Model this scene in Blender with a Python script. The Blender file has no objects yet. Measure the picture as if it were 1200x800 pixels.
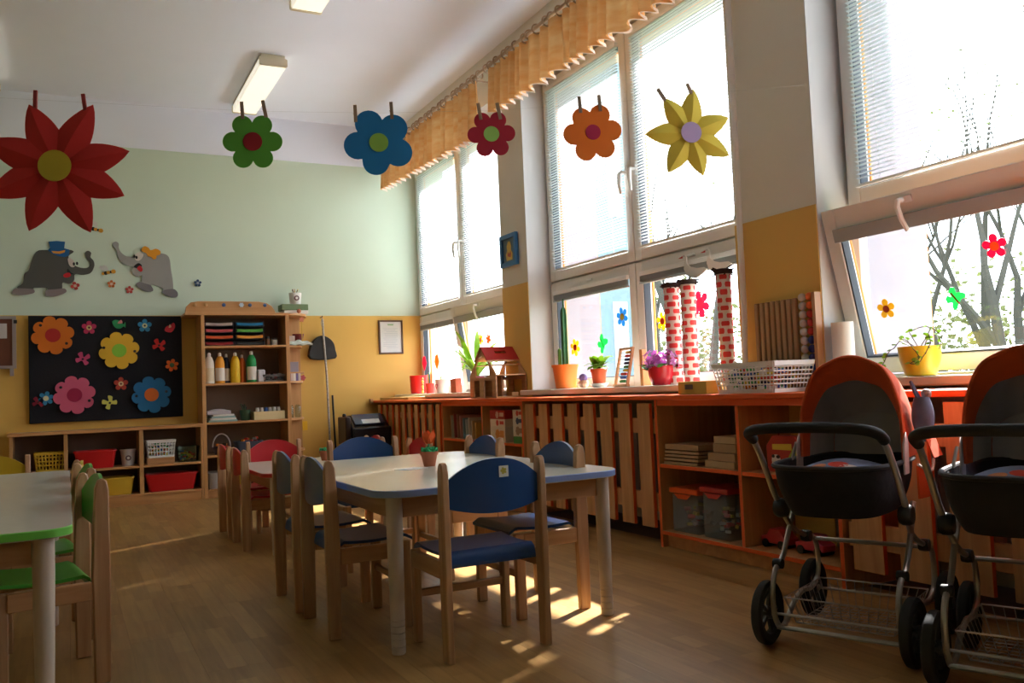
import bpy, math, random
from mathutils import Vector, Matrix
R = math.radians
PI = math.pi
random.seed(7)
scene = bpy.context.scene
col = scene.collection

# ------------------------------------------------------------------ camera
CAM_Z = 0.9
yaw, pitch, roll, F = .4795, .0537, -.0418, 1006.34
d = Vector((math.sin(yaw)*math.cos(pitch), math.cos(yaw)*math.cos(pitch), math.sin(pitch)))
r0 = Vector((math.cos(yaw), -math.sin(yaw), 0)); u0 = r0.cross(d)
rr = r0*math.cos(roll) + u0*math.sin(roll); uu = rr.cross(d)
cd = bpy.data.cameras.new('camera'); cam = bpy.data.objects.new('camera', cd); col.objects.link(cam)
cd.sensor_width = 36; cd.lens = F/1200*36; cd.clip_end = 300; cd.clip_start = .05
cam.matrix_world = Matrix.Translation((0, 0, CAM_Z)) @ Matrix((rr, uu, -d)).transposed().to_4x4()
scene.camera = cam

# ------------------------------------------------------------------ sky, sun, exposure
w = bpy.data.worlds.new('sky'); scene.world = w; w.use_nodes = True
bg = w.node_tree.nodes['Background']; bg.inputs[0].default_value = (.80, .90, 1, 1); bg.inputs[1].default_value = 6.0
sd = bpy.data.lights.new('sun', 'SUN'); sun = bpy.data.objects.new('sun', sd); col.objects.link(sun)
sd.energy = 30; sd.angle = R(1.0); sd.color = (1, .97, .92)
sun.rotation_euler = Vector((-1, -.55, -.90)).to_track_quat('-Z', 'Y').to_euler(); sun.location = (8, 8, 8)
scene.view_settings.view_transform = 'Standard'; scene.view_settings.look = 'None'
scene.view_settings.gamma = 1; scene.view_settings.use_curve_mapping = False
scene.view_settings.exposure = 0.18
def portal(y0, y1, z0, z1):
    ld = bpy.data.lights.new('portal', 'AREA'); o = bpy.data.objects.new('portal', ld); col.objects.link(o)
    ld.shape = 'RECTANGLE'; ld.size = z1-z0; ld.size_y = y1-y0; ld.cycles.is_portal = True
    o.location = (3.6, (y0+y1)/2, (z0+z1)/2); o.rotation_euler = (0, R(90), 0)

# ------------------------------------------------------------------ materials
MC = {}
def _n(t, k, **kw):
    n = t.nodes.new(k)
    for a, v in kw.items(): setattr(n, a, v)
    return n
def mat(name, c, rough=.6, var=.06, scale=6, bump=0, metal=0, spec=.4, trans=0, emit=None, es=0, coat=0):
    if name in MC: return MC[name]
    m = bpy.data.materials.new(name); m.use_nodes = True; t = m.node_tree; b = t.nodes['Principled BSDF']
    b.inputs['Roughness'].default_value = rough; b.inputs['Metallic'].default_value = metal
    b.inputs['Specular IOR Level'].default_value = spec
    b.inputs['Coat Weight'].default_value = coat
    tc = _n(t, 'ShaderNodeTexCoord'); nz = _n(t, 'ShaderNodeTexNoise'); nz.inputs['Scale'].default_value = scale; nz.inputs['Detail'].default_value = 4
    t.links.new(tc.outputs['Object'], nz.inputs['Vector'])
    mx = _n(t, 'ShaderNodeMixRGB'); 
    mx.inputs[1].default_value = tuple(max(0, v*(1-var)) for v in c)+(1,); mx.inputs[2].default_value = tuple(min(1, v*(1+var)) for v in c)+(1,)
    t.links.new(nz.outputs['Fac'], mx.inputs[0]); t.links.new(mx.outputs[0], b.inputs['Base Color'])
    if bump:
        bp = _n(t, 'ShaderNodeBump'); bp.inputs['Strength'].default_value = bump; bp.inputs['Distance'].default_value = .01
        t.links.new(nz.outputs['Fac'], bp.inputs['Height']); t.links.new(bp.outputs[0], b.inputs['Normal'])
    if emit: b.inputs['Emission Color'].default_value = emit+(1,); b.inputs['Emission Strength'].default_value = es
    if trans:
        tr = _n(t, 'ShaderNodeBsdfTranslucent'); ms = _n(t, 'ShaderNodeMixShader'); ms.inputs[0].default_value = trans
        t.links.new(mx.outputs[0], tr.inputs['Color']); t.links.new(b.outputs[0], ms.inputs[1]); t.links.new(tr.outputs[0], ms.inputs[2])
        t.links.new(ms.outputs[0], t.nodes['Material Output'].inputs['Surface'])
    MC[name] = m; return m
def wood(name, c1, c2, axis=2, scale=14, rough=.45, rnd=.12, coat=0):
    if name in MC: return MC[name]
    m = bpy.data.materials.new(name); m.use_nodes = True; t = m.node_tree; b = t.nodes['Principled BSDF']
    b.inputs['Roughness'].default_value = rough; b.inputs['Coat Weight'].default_value = coat
    tc = _n(t, 'ShaderNodeTexCoord'); mp = _n(t, 'ShaderNodeMapping')
    s = [scale]*3; s[axis] = scale*.07; mp.inputs['Scale'].default_value = s
    nz = _n(t, 'ShaderNodeTexNoise'); nz.inputs['Scale'].default_value = 2.2; nz.inputs['Detail'].default_value = 6; nz.inputs['Distortion'].default_value = .6
    oi = _n(t, 'ShaderNodeObjectInfo'); ad = _n(t, 'ShaderNodeVectorMath', operation='ADD')
    t.links.new(tc.outputs['Object'], mp.inputs[0]); t.links.new(mp.outputs[0], ad.inputs[0]); 
    sc = _n(t, 'ShaderNodeMath', operation='MULTIPLY'); sc.inputs[1].default_value = 37; t.links.new(oi.outputs['Random'], sc.inputs[0]); t.links.new(sc.outputs[0], ad.inputs[1])
    t.links.new(ad.outputs[0], nz.inputs['Vector'])
    cr = _n(t, 'ShaderNodeValToRGB'); cr.color_ramp.elements[0].position = .35; cr.color_ramp.elements[1].position = .65
    cr.color_ramp.elements[0].color = c1+(1,); cr.color_ramp.elements[1].color = c2+(1,)
    t.links.new(nz.outputs['Fac'], cr.inputs[0])
    hv = _n(t, 'ShaderNodeHueSaturation'); mr = _n(t, 'ShaderNodeMapRange'); mr.inputs['To Min'].default_value = 1-rnd; mr.inputs['To Max'].default_value = 1+rnd
    t.links.new(oi.outputs['Random'], mr.inputs['Value']); t.links.new(mr.outputs[0], hv.inputs['Value']); t.links.new(cr.outputs[0], hv.inputs['Color'])
    t.links.new(hv.outputs[0], b.inputs['Base Color'])
    bp = _n(t, 'ShaderNodeBump'); bp.inputs['Strength'].default_value = .08; bp.inputs['Distance'].default_value = .004
    t.links.new(nz.outputs['Fac'], bp.inputs['Height']); t.links.new(bp.outputs[0], b.inputs['Normal'])
    MC[name] = m; return m
def glassy(name, tint=(1, 1, 1), refl=.06):
    if name in MC: return MC[name]
    m = bpy.data.materials.new(name); m.use_nodes = True; t = m.node_tree
    t.nodes.remove(t.nodes['Principled BSDF'])
    a = _n(t, 'ShaderNodeBsdfTransparent'); a.inputs[0].default_value = tint+(1,)
    g = _n(t, 'ShaderNodeBsdfGlossy'); g.inputs['Roughness'].default_value = .02
    lw = _n(t, 'ShaderNodeLayerWeight'); lw.inputs[0].default_value = .5; pw_ = _n(t, 'ShaderNodeMath', operation='POWER'); pw_.inputs[1].default_value = 4
    f = _n(t, 'ShaderNodeMath', operation='MULTIPLY_ADD'); f.inputs[1].default_value = .5; f.inputs[2].default_value = refl*.5; ms = _n(t, 'ShaderNodeMixShader')
    t.links.new(lw.outputs['Facing'], pw_.inputs[0]); t.links.new(pw_.outputs[0], f.inputs[0])
    t.links.new(f.outputs[0], ms.inputs[0]); t.links.new(a.outputs[0], ms.inputs[1]); t.links.new(g.outputs[0], ms.inputs[2])
    t.links.new(ms.outputs[0], t.nodes['Material Output'].inputs['Surface'])
    MC[name] = m; return m
def floor_mat():
    m = bpy.data.materials.new('floor_laminate'); m.use_nodes = True; t = m.node_tree; b = t.nodes['Principled BSDF']
    tc = _n(t, 'ShaderNodeTexCoord'); oi = _n(t, 'ShaderNodeObjectInfo')
    br = _n(t, 'ShaderNodeTexBrick'); br.offset = .37; br.inputs['Scale'].default_value = 1
    br.inputs['Brick Width'].default_value = .42; br.inputs['Row Height'].default_value = .0667; br.inputs['Mortar Size'].default_value = .0008
    br.inputs['Color1'].default_value = (.30, .30, .30, 1); br.inputs['Color2'].default_value = (.76, .76, .76, 1); br.inputs['Mortar'].default_value = (.3, .3, .3, 1)
    mp = _n(t, 'ShaderNodeMapping'); mp.inputs['Rotation'].default_value = (0, 0, PI/2); mp.inputs['Location'].default_value = (.1, .1, 0)
    ad = _n(t, 'ShaderNodeVectorMath', operation='ADD'); sc = _n(t, 'ShaderNodeMath', operation='MULTIPLY'); sc.inputs[1].default_value = 19.0
    cx = _n(t, 'ShaderNodeCombineXYZ')
    t.links.new(oi.outputs['Random'], sc.inputs[0]); t.links.new(sc.outputs[0], cx.inputs[1]); t.links.new(tc.outputs['Object'], ad.inputs[0]); t.links.new(cx.outputs[0], ad.inputs[1])
    t.links.new(ad.outputs[0], mp.inputs[0]); t.links.new(mp.outputs[0], br.inputs['Vector'])
    nz = _n(t, 'ShaderNodeTexNoise'); m2 = _n(t, 'ShaderNodeMapping'); m2.inputs['Scale'].default_value = (22, 1.6, 10)
    nz.inputs['Scale'].default_value = 2; nz.inputs['Detail'].default_value = 7; nz.inputs['Distortion'].default_value = .5
    t.links.new(ad.outputs[0], m2.inputs[0]); t.links.new(m2.outputs[0], nz.inputs['Vector'])
    mx = _n(t, 'ShaderNodeMixRGB'); mx.inputs[0].default_value = .45; t.links.new(br.outputs['Color'], mx.inputs[1]); t.links.new(nz.outputs['Fac'], mx.inputs[2])
    cr = _n(t, 'ShaderNodeValToRGB'); cr.color_ramp.elements[0].position = .3; cr.color_ramp.elements[1].position = .72
    cr.color_ramp.elements[0].color = (.25, .128, .036, 1); cr.color_ramp.elements[1].color = (.46, .265, .090, 1)
    t.links.new(mx.outputs[0], cr.inputs[0]); t.links.new(cr.outputs[0], b.inputs['Base Color'])
    b.inputs['Roughness'].default_value = .36; b.inputs['Specular IOR Level'].default_value = .45
    bp = _n(t, 'ShaderNodeBump'); bp.inputs['Strength'].default_value = .1; bp.inputs['Distance'].default_value = .002
    t.links.new(nz.outputs['Fac'], bp.inputs['Height']); t.links.new(bp.outputs[0], b.inputs['Normal'])
    return m

M_wall = mat('white_paint', (.60, .60, .60), .8, .03, 3, .05)
M_ceil = mat('ceiling_paint', (.80, .83, .93), .85, .03, 2, .04)
M_green = mat('pale_green_paint', (.59, .69, .56), .75, .03, 3, .05)
M_yel = mat('ochre_paint', (.73, .44, .10), .55, .05, 3, .06)
M_cream = mat('cream_paint', (.74, .70, .60), .8, .03, 3, .05)
M_white = mat('white_plastic', (.82, .82, .80), .35, .02, 3)
M_frame = mat('window_plastic', (.78, .76, .72), .35, .02, 3)
M_sill = mat('sill_laminate', (.80, .77, .68), .35, .03, 5)
M_oredge = mat('orange_exterior_profile', (.85, .33, .08), .5)
M_gask = mat('dark_gasket', (.05, .06, .08), .6)
M_slat = mat('blind_slat', (.72, .75, .78), .5, .02, 3, trans=.05)
M_grey = mat('grey_plastic', (.35, .36, .36), .5)
M_glass = glassy('window_glass')
M_beech = wood('beech', (.42, .21, .095), (.57, .33, .17), 2, 14, .4)
M_beechy = wood('beech_y', (.41, .21, .09), (.55, .31, .16), 1, 14, .4)
M_beechx = wood('beech_x', (.43, .21, .085), (.56, .31, .145), 0, 14, .4)
M_slatw = wood('beech_slat', (.46, .23, .09), (.60, .33, .15), 2, 12, .45)
M_case = wood('bookcase_laminate', (.50, .24, .085), (.60, .31, .12), 0, 10, .4, .05)
M_casez = wood('bookcase_laminate_z', (.48, .24, .085), (.58, .31, .12), 2, 10, .4, .05)
M_back = mat('bookcase_back', (.20, .13, .09), .7)
M_redor = mat('orange_red_edge', (.72, .105, .015), .4, .06, 8)
M_lam = mat('table_laminate', (.61, .59, .50), .22, .03, 12, 0, 0, .5)
M_leg = mat('table_leg_wood', (.62, .50, .40), .45, .05, 14)
M_edge_b = mat('blue_edge_band', (.22, .30, .55), .4)
M_edge_r = mat('red_edge_band', (.55, .03, .03), .4)
M_edge_g = mat('green_edge_band', (.16, .55, .07), .4)
M_blue = mat('blue_plywood', (.012, .062, .21), .3, .10, 4, 0, 0, .5)
M_red = mat('red_plywood', (.52, .015, .025), .32, .10, 4, 0, 0, .5)
M_greenp = mat('green_plywood', (.06, .36, .035), .32, .10, 4, 0, 0, .5)
M_yelp = mat('yellow_plywood', (.62, .42, .03), .35, .10, 4, 0, 0, .5)
M_black = mat('black_plastic', (.012, .012, .014), .4)
M_blackf = mat('black_fabric', (.008, .008, .012), .9, .3, 60, .2)
M_dark = mat('dark_void', (.03, .018, .012), .8)
M_metal = mat('grey_metal_tube', (.42, .40, .38), .32, .05, 10, 0, .7)
M_wire = mat('wire', (.35, .35, .35), .35, .05, 10, 0, .8)
M_orf = mat('orange_fabric', (.62, .085, .015), .85, .14, 18, .3)
M_greyf = mat('grey_lining', (.52, .45, .43), .9, .15, 14, .3)
M_soil = mat('soil', (.05, .03, .02), .9, .3, 60, .5)
def C(name, c, rough=.5, **k): return mat(name, c, rough, **k)

# ------------------------------------------------------------------ mesh builder
class MB:
    def __init__(s): s.v = []; s.f = []; s.m = []
    def face(s, idx, m=0): s.f.append(tuple(idx)); s.m.append(m)
    def box(s, x0, x1, y0, y1, z0, z1, m=0, top=None, side=None, front=None, X=None):
        o = len(s.v)
        P = [(x, y, z) for z in (z0, z1) for y in (y0, y1) for x in (x0, x1)]
        if X is not None: P = [tuple(X @ Vector(p)) for p in P]
        s.v += P
        fs = [(0, 2, 3, 1), (4, 5, 7, 6), (0, 1, 5, 4), (2, 6, 7, 3), (0, 4, 6, 2), (1, 3, 7, 5)]  # -z +z -y +y -x +x
        ms = [m]*6
        if top is not None: ms[1] = top
        if side is not None: ms[2] = ms[3] = side
        if front is not None: ms[4] = front
        for q, k in zip(fs, ms): s.face([o+i for i in q], k)
        return s
    def tube(s, pts, r, n=8, m=0, closed=False, caps=True):
        pts = [Vector(p) for p in pts]; k = len(pts)
        rs = r if isinstance(r, (list, tuple)) else [r]*k
        o = len(s.v); prev = None
        for i, p in enumerate(pts):
            if closed: t = pts[(i+1) % k]-pts[i-1]
            else: t = pts[min(i+1, k-1)]-pts[max(i-1, 0)]
            if t.length < 1e-9: t = Vector((0, 0, 1))
            t.normalize()
            if prev is None:
                a = Vector((0, 0, 1)) if abs(t.z) < .9 else Vector((1, 0, 0)); nrm = t.cross(a).normalized()
            else:
                nrm = (prev-t*prev.dot(t))
                nrm = nrm.normalized() if nrm.length > 1e-6 else t.orthogonal().normalized()
            prev = nrm; b = t.cross(nrm)
            for j in range(n):
                a = 2*PI*j/n; s.v.append(tuple(p+(nrm*math.cos(a)+b*math.sin(a))*rs[i]))
        for i in range(k if closed else k-1):
            i2 = (i+1) % k
            for j in range(n):
                s.face((o+i*n+j, o+i*n+(j+1) % n, o+i2*n+(j+1) % n, o+i2*n+j), m)
        if caps and not closed:
            s.face([o+j for j in range(n)][::-1], m); s.face([o+(k-1)*n+j for j in range(n)], m)
        return s
    def lathe(s, prof, n=20, m=0, c=(0, 0, 0), caps=True, X=None, ms=None):
        o = len(s.v); k = len(prof)
        for r, z in prof:
            for j in range(n):
                a = 2*PI*j/n; p = Vector((c[0]+r*math.cos(a), c[1]+r*math.sin(a), c[2]+z))
                s.v.append(tuple(X @ p) if X is not None else tuple(p))
        for i in range(k-1):
            for j in range(n):
                s.face((o+i*n+j, o+i*n+(j+1) % n, o+(i+1)*n+(j+1) % n, o+(i+1)*n+j), ms[i] if ms else m)
        if caps:
            s.face([o+j for j in range(n)][::-1], ms[0] if ms else m); s.face([o+(k-1)*n+j for j in range(n)], ms[-1] if ms else m)
        return s
    def prism(s, poly, t0, t1, plane='xz', m=0, side=None, X=None):
        o = len(s.v); n = len(poly); side = m if side is None else side
        for t in (t0, t1):
            for a, b in poly:
                p = {'xz': (a, t, b), 'xy': (a, b, t), 'yz': (t, a, b)}[plane]
                s.v.append(tuple(X @ Vector(p)) if X is not None else p)
        s.face([o+i for i in range(n)][::-1], m); s.face([o+n+i for i in range(n)], m)
        for i in range(n): s.face((o+i, o+(i+1) % n, o+n+(i+1) % n, o+n+i), side)
        return s
    def sphere(s, c, r, n=10, k=6, m=0, sc=(1, 1, 1)):
        prof = [(max(1e-4, r*math.sin(PI*i/k)), -r*math.cos(PI*i/k)) for i in range(k+1)]
        X = Matrix.Translation(c) @ Matrix.Diagonal((sc[0], sc[1], sc[2], 1))
        return s.lathe(prof, n, m, X=X, caps=False)
    def grid(s, fn, nu, nv, m=0, wrap=False):
        o = len(s.v)
        for i in range(nu+1):
            for j in range(nv+1): s.v.append(tuple(fn(i/nu, j/nv)))
        for i in range(nu):
            for j in range(nv):
                a = o+i*(nv+1)+j; s.face((a, a+nv+1, a+nv+2, a+1), m(i/nu, j/nv) if callable(m) else m)
        return s
    def plate(s, fn, nu, nv, off, m=0):
        off = Vector(off); o = len(s.v)
        s.grid(fn, nu, nv, m); o2 = len(s.v); s.grid(lambda a, b: Vector(fn(a, b))+off, nu, nv, m)
        W = nv+1
        edge = [i*W for i in range(nu+1)]+[nu*W+j for j in range(1, nv+1)]+[i*W+nv for i in range(nu-1, -1, -1)]+[j for j in range(nv-1, 0, -1)]
        for a, b in zip(edge, edge[1:]+edge[:1]): s.face((o+a, o2+a, o2+b, o+b), m)
        return s
def link(o, parent=None, loc=None, rz=0):
    col.objects.link(o)
    if parent is not None: o.parent = parent
    if loc is not None: o.location = loc
    if rz: o.rotation_euler = (0, 0, rz)
    return o
def O(name, mb, mats, parent=None, loc=None, rz=0, bevel=0, smooth=40, seg=1):
    me = bpy.data.meshes.new(name); me.from_pydata(mb.v, [], mb.f)
    mats = mats if isinstance(mats, (list, tuple)) else [mats]
    for mt in mats: me.materials.append(mt)
    me.polygons.foreach_set('material_index', mb.m)
    if smooth:
        me.polygons.foreach_set('use_smooth', [True]*len(mb.f)); me.set_sharp_from_angle(angle=R(smooth))
    me.update(); me.validate()
    o = bpy.data.objects.new(name, me); link(o, parent, loc, rz)
    if bevel:
        bv = o.modifiers.new('bevel', 'BEVEL'); bv.width = bevel; bv.segments = seg; bv.limit_method = 'ANGLE'; bv.angle_limit = R(50)
    return o
def T(name, label, cat, loc=(0, 0, 0), rz=0, group=None, rot=None):
    o = bpy.data.objects.new(name, None); o.empty_display_size = .05; link(o, None, loc, rz)
    if rot is not None: o.rotation_euler = rot
    return tag(o, label, cat, group)
def tag(o, label, cat, group=None):
    o['label'] = label; o['category'] = cat
    if group: o['group'] = group
    return o
def ST(name, mb, mats, parent=None, **k):
    o = O(name, mb, mats, parent, **k); o['kind'] = 'structure'; return o
def dup(root, loc, rz, label, group=None):
    def cp(o, par):
        c = o.copy(); col.objects.link(c)
        if par is not None: c.parent = par
        for ch in [x for x in KIDS.get(o.name, [])]: cp(ch, c)
        return c
    for o in bpy.data.objects: pass
    c = cp(root, None); c.location = loc; c.rotation_euler = (0, 0, rz); c['label'] = label
    if group: c['group'] = group
    return c
KIDS = {}
def index_kids():
    KIDS.clear()
    for o in bpy.data.objects:
        if o.parent: KIDS.setdefault(o.parent.name, []).append(o)
def arc(cx, cy, r, a0, a1, n): return [(cx+r*math.cos(R(a0+(a1-a0)*i/n)), cy+r*math.sin(R(a0+(a1-a0)*i/n))) for i in range(n+1)]
def rrect(x0, x1, y0, y1, r, n=5):
    return arc(x1-r, y1-r, r, 0, 90, n)+arc(x0+r, y1-r, r, 90, 180, n)+arc(x0+r, y0+r, r, 180, 270, n)+arc(x1-r, y0+r, r, 270, 360, n)
def circ(cx, cy, r, n=24, sy=1): return [(cx+r*math.cos(2*PI*i/n), cy+r*sy*math.sin(2*PI*i/n)) for i in range(n)]
def round_poly(R_, n, c, rho, ph=0, sz=None, k=14):
    out = []; sz = sz or [1]*n
    for i in range(n*k):
        th = 2*PI*i/(n*k); best = 0
        for j in range(n):
            f = th-2*PI*j/n; cc, rh = c*sz[j], rho*sz[j]; q = rh*rh-(cc*math.sin(f))**2
            if q >= 0 and math.cos(f) > 0: best = max(best, cc*math.cos(f)+math.sqrt(q))
        if best == 0: best = c*.9
        out.append((R_*best*math.cos(th+ph), R_*best*math.sin(th+ph)))
    return out
def flower_poly(cx, cy, R_, n, inner=.55, p=.55, ph=0, k=10, rnd=0):
    out = []; rs = [1+rnd*random.uniform(-1, 1) for _ in range(n)]
    for i in range(n*k):
        th = 2*PI*i/(n*k); q = int(((th*n/(2*PI))+.5) % n)
        a = abs(math.cos(n*th/2)); rad = R_*rs[q]*(inner+(1-inner)*a**p)
        out.append((cx+rad*math.cos(th+ph), cy+rad*math.sin(th+ph)))
    return out

XP, XW, XC, YB, ZC, ZY, ZT = 3.21, 3.43, 2.873, 8.72, 3.74, 1.72, .826
XL, YR = -3.2, -2.4

# ================================================================== SETTING
fl = ST('floor', MB().box(XL-.2, 3.9, YR-.2, YB+.2, -.12, -.012), C('subfloor', (.12, .07, .04)))
# laminate planks, running away from the camera
fm = floor_mat()
pw, plen = .2, 1.5
pm = {}
i = 0
x = XL
ncol = 0
while x < 3.0:
    y = YR-(ncol*.53) % plen
    while y < YB:
        y0, y1 = max(y, YR), min(y+plen, YB)
        key = round(y1-y0, 3)
        if key > .05:
            if key not in pm:
                p = MB().box(-pw/2+.0003, pw/2-.0003, -key/2+.0003, key/2-.0003, -.012, 0)
                o = O('plank', p, fm, fl, (x+pw/2, (y0+y1)/2, 0), smooth=0, bevel=0); pm[key] = o
            else:
                o = pm[key].copy(); col.objects.link(o); o.parent = fl; o.location = (x+pw/2, (y0+y1)/2, 0)
        y += plen
    x += pw; ncol += 1
# walls
ST('wall_back', MB().box(XL-.2, 3.75, YB, YB+.25, 0, ZC+.1, 0), M_green).hide_render = False
wb = bpy.data.objects['wall_back']
ST('trim_1', MB().box(XL, 3.43, YB-.004, YB+.0, 3.31, ZC), M_ceil)
ST('trim_2', MB().box(XL, 3.43, YB-.005, YB+.0, 0, ZY), M_yel)
ST('wall_left', MB().box(XL-.25, XL, YR, YB, 0, ZC), M_green)
ST('trim_3', MB().box(XL, XL+.005, YR, YB, 0, ZY), M_yel)
ST('wall_front', MB().box(XL, 3.75, YR-.25, YR, 0, ZC), M_green)
ST('ceiling', MB().box(XL-.2, 3.75, YR-.2, YB+.2, ZC, ZC+.2), M_ceil)
WIN = [(6.3, YB), (3.51, 5.86), (.85, 2.945)]
ZW0, ZW1 = .84, 3.33
wr = MB(); wy = MB()
wr.box(XP, 3.75, YR, YB, ZW1, ZC+.05)                 # lintel
wr.box(XW-.02, 3.75, YR, YB, 0, ZW0)                  # below windows
wr.box(XP, 3.75, 5.86, 6.3, 0, ZW1); wr.box(XP, 3.75, 2.945, 3.51, 0, ZW1); wr.box(XP, 3.75, YR, .85, 0, ZW1)
ST('wall_right', wr, M_cream)
for a, b in ((5.86, 6.3), (2.945, 3.51), (YR, .85)): wy.box(XP-.005, XP+.001, a, b, .0, ZY)
ST('trim_4', wy, M_yel)
rv = MB()
for a in (5.86, 2.945): rv.box(XP, XW, a-.004, a+.001, ZW0, ZW1)
for a, b in WIN: rv.box(XP, XW, a, min(b, YB-.01), ZW1-.004, ZW1+.001)
ST('trim_5', rv, M_wall)
ST('baseboard_back', MB().box(2.15, 3.2, YB-.02, YB-.004, 0, .07), M_beechx)

# ================================================================== WINDOWS
def frame_rect(mb, y0, y1, z0, z1, wdt, x0, x1, m=0):
    mb.box(x0, x1, y0, y0+wdt, z0, z1, m); mb.box(x0, x1, y1-wdt, y1, z0, z1, m)
    mb.box(x0, x1, y0+wdt, y1-wdt, z0, z0+wdt, m); mb.box(x0, x1, y0+wdt, y1-wdt, z1-wdt, z1, m)
def handle(parent, y, z, x=XW-.03, flip=1, tilt=0):
    h = MB(); h.box(x-.006, x+.01, y-.015, y+.015, z-.035, z+.035)
    h.tube([(x, y, z), (x-.04, y, z), (x-.052, y+.012*flip, z-.01), (x-.055, y+.014*flip, z-.08), (x-.046, y+.01*flip, z-.15)], [.012, .012, .014, .013, .010], 8)
    return O('window_handle', h, M_white, parent, bevel=.002)
def sash(parent, y0, y1, z0, z1, name='sash', hinge=None):
    wd = .075
    m = MB(); frame_rect(m, y0, y1, z0, z1, wd, XW-.03, XW+.045, 0)
    frame_rect(m, y0+.004, y1-.004, z0+.004, z1-.004, wd, XW+.0455, XW+.062, 1)
    frame_rect(m, y0+wd-.004, y1-wd+.004, z0+wd-.004, z1-wd+.004, .008, XW-.026, XW+.03, 2)
    s_ = O(name, m, [M_frame, M_oredge, M_gask], parent, bevel=.004)
    g = O('pane', MB().box(XW+.008, XW+.014, y0+wd, y1-wd, z0+wd, z1-wd), M_glass, s_)
    return s_
def blind(n, y0, y1, z0, z1, low, label):
    t = T('venetian_blind', label, 'blind', (XW-.045, (y0+y1)/2, z1), group=None)
    hw = (y1-y0)/2
    O('head_rail', MB().box(-.014, .014, -hw, hw, -.028, 0), M_white, t, bevel=.002)
    if not low:
        p = .0205; k = int((z1-z0-.05)/p); s_ = MB(); X0 = Matrix.Rotation(R(6), 4, 'Y')
        for i in range(k):
            z = -.035-i*p
            s_.grid(lambda a, b: (( a-.5)*.024, -hw+.004+b*(2*hw-.008), z+.0015*(1-(2*a-1)**2)-(a-.5)*.0015), 2, 1)
        o = O('slats', s_, M_slat, t, smooth=60); o['kind'] = 'stuff'
        O('bottom_rail', MB().box(-.012, .012, -hw, hw, z0-z1, z0-z1+.012), M_white, t)
        for yy in (-hw*.7, hw*.7): O('cord', MB().tube([(0, yy, -.02), (0, yy, z0-z1)], .0012, 4), M_white, t)
    else:
        s_ = MB()
        for i in range(14): s_.box(-.012, .012, -hw+.004, hw-.004, -.032-i*.0026, -.0308-i*.0026)
        o = O('slats', s_, M_grey, t); o['kind'] = 'stuff'
        O('bottom_rail', MB().box(-.013, .013, -hw, hw, -.082, -.069), M_grey, t, bevel=.002)
    return t
SASH = {}
pos = ['by the back corner', 'in the middle', 'nearest the camera']
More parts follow.
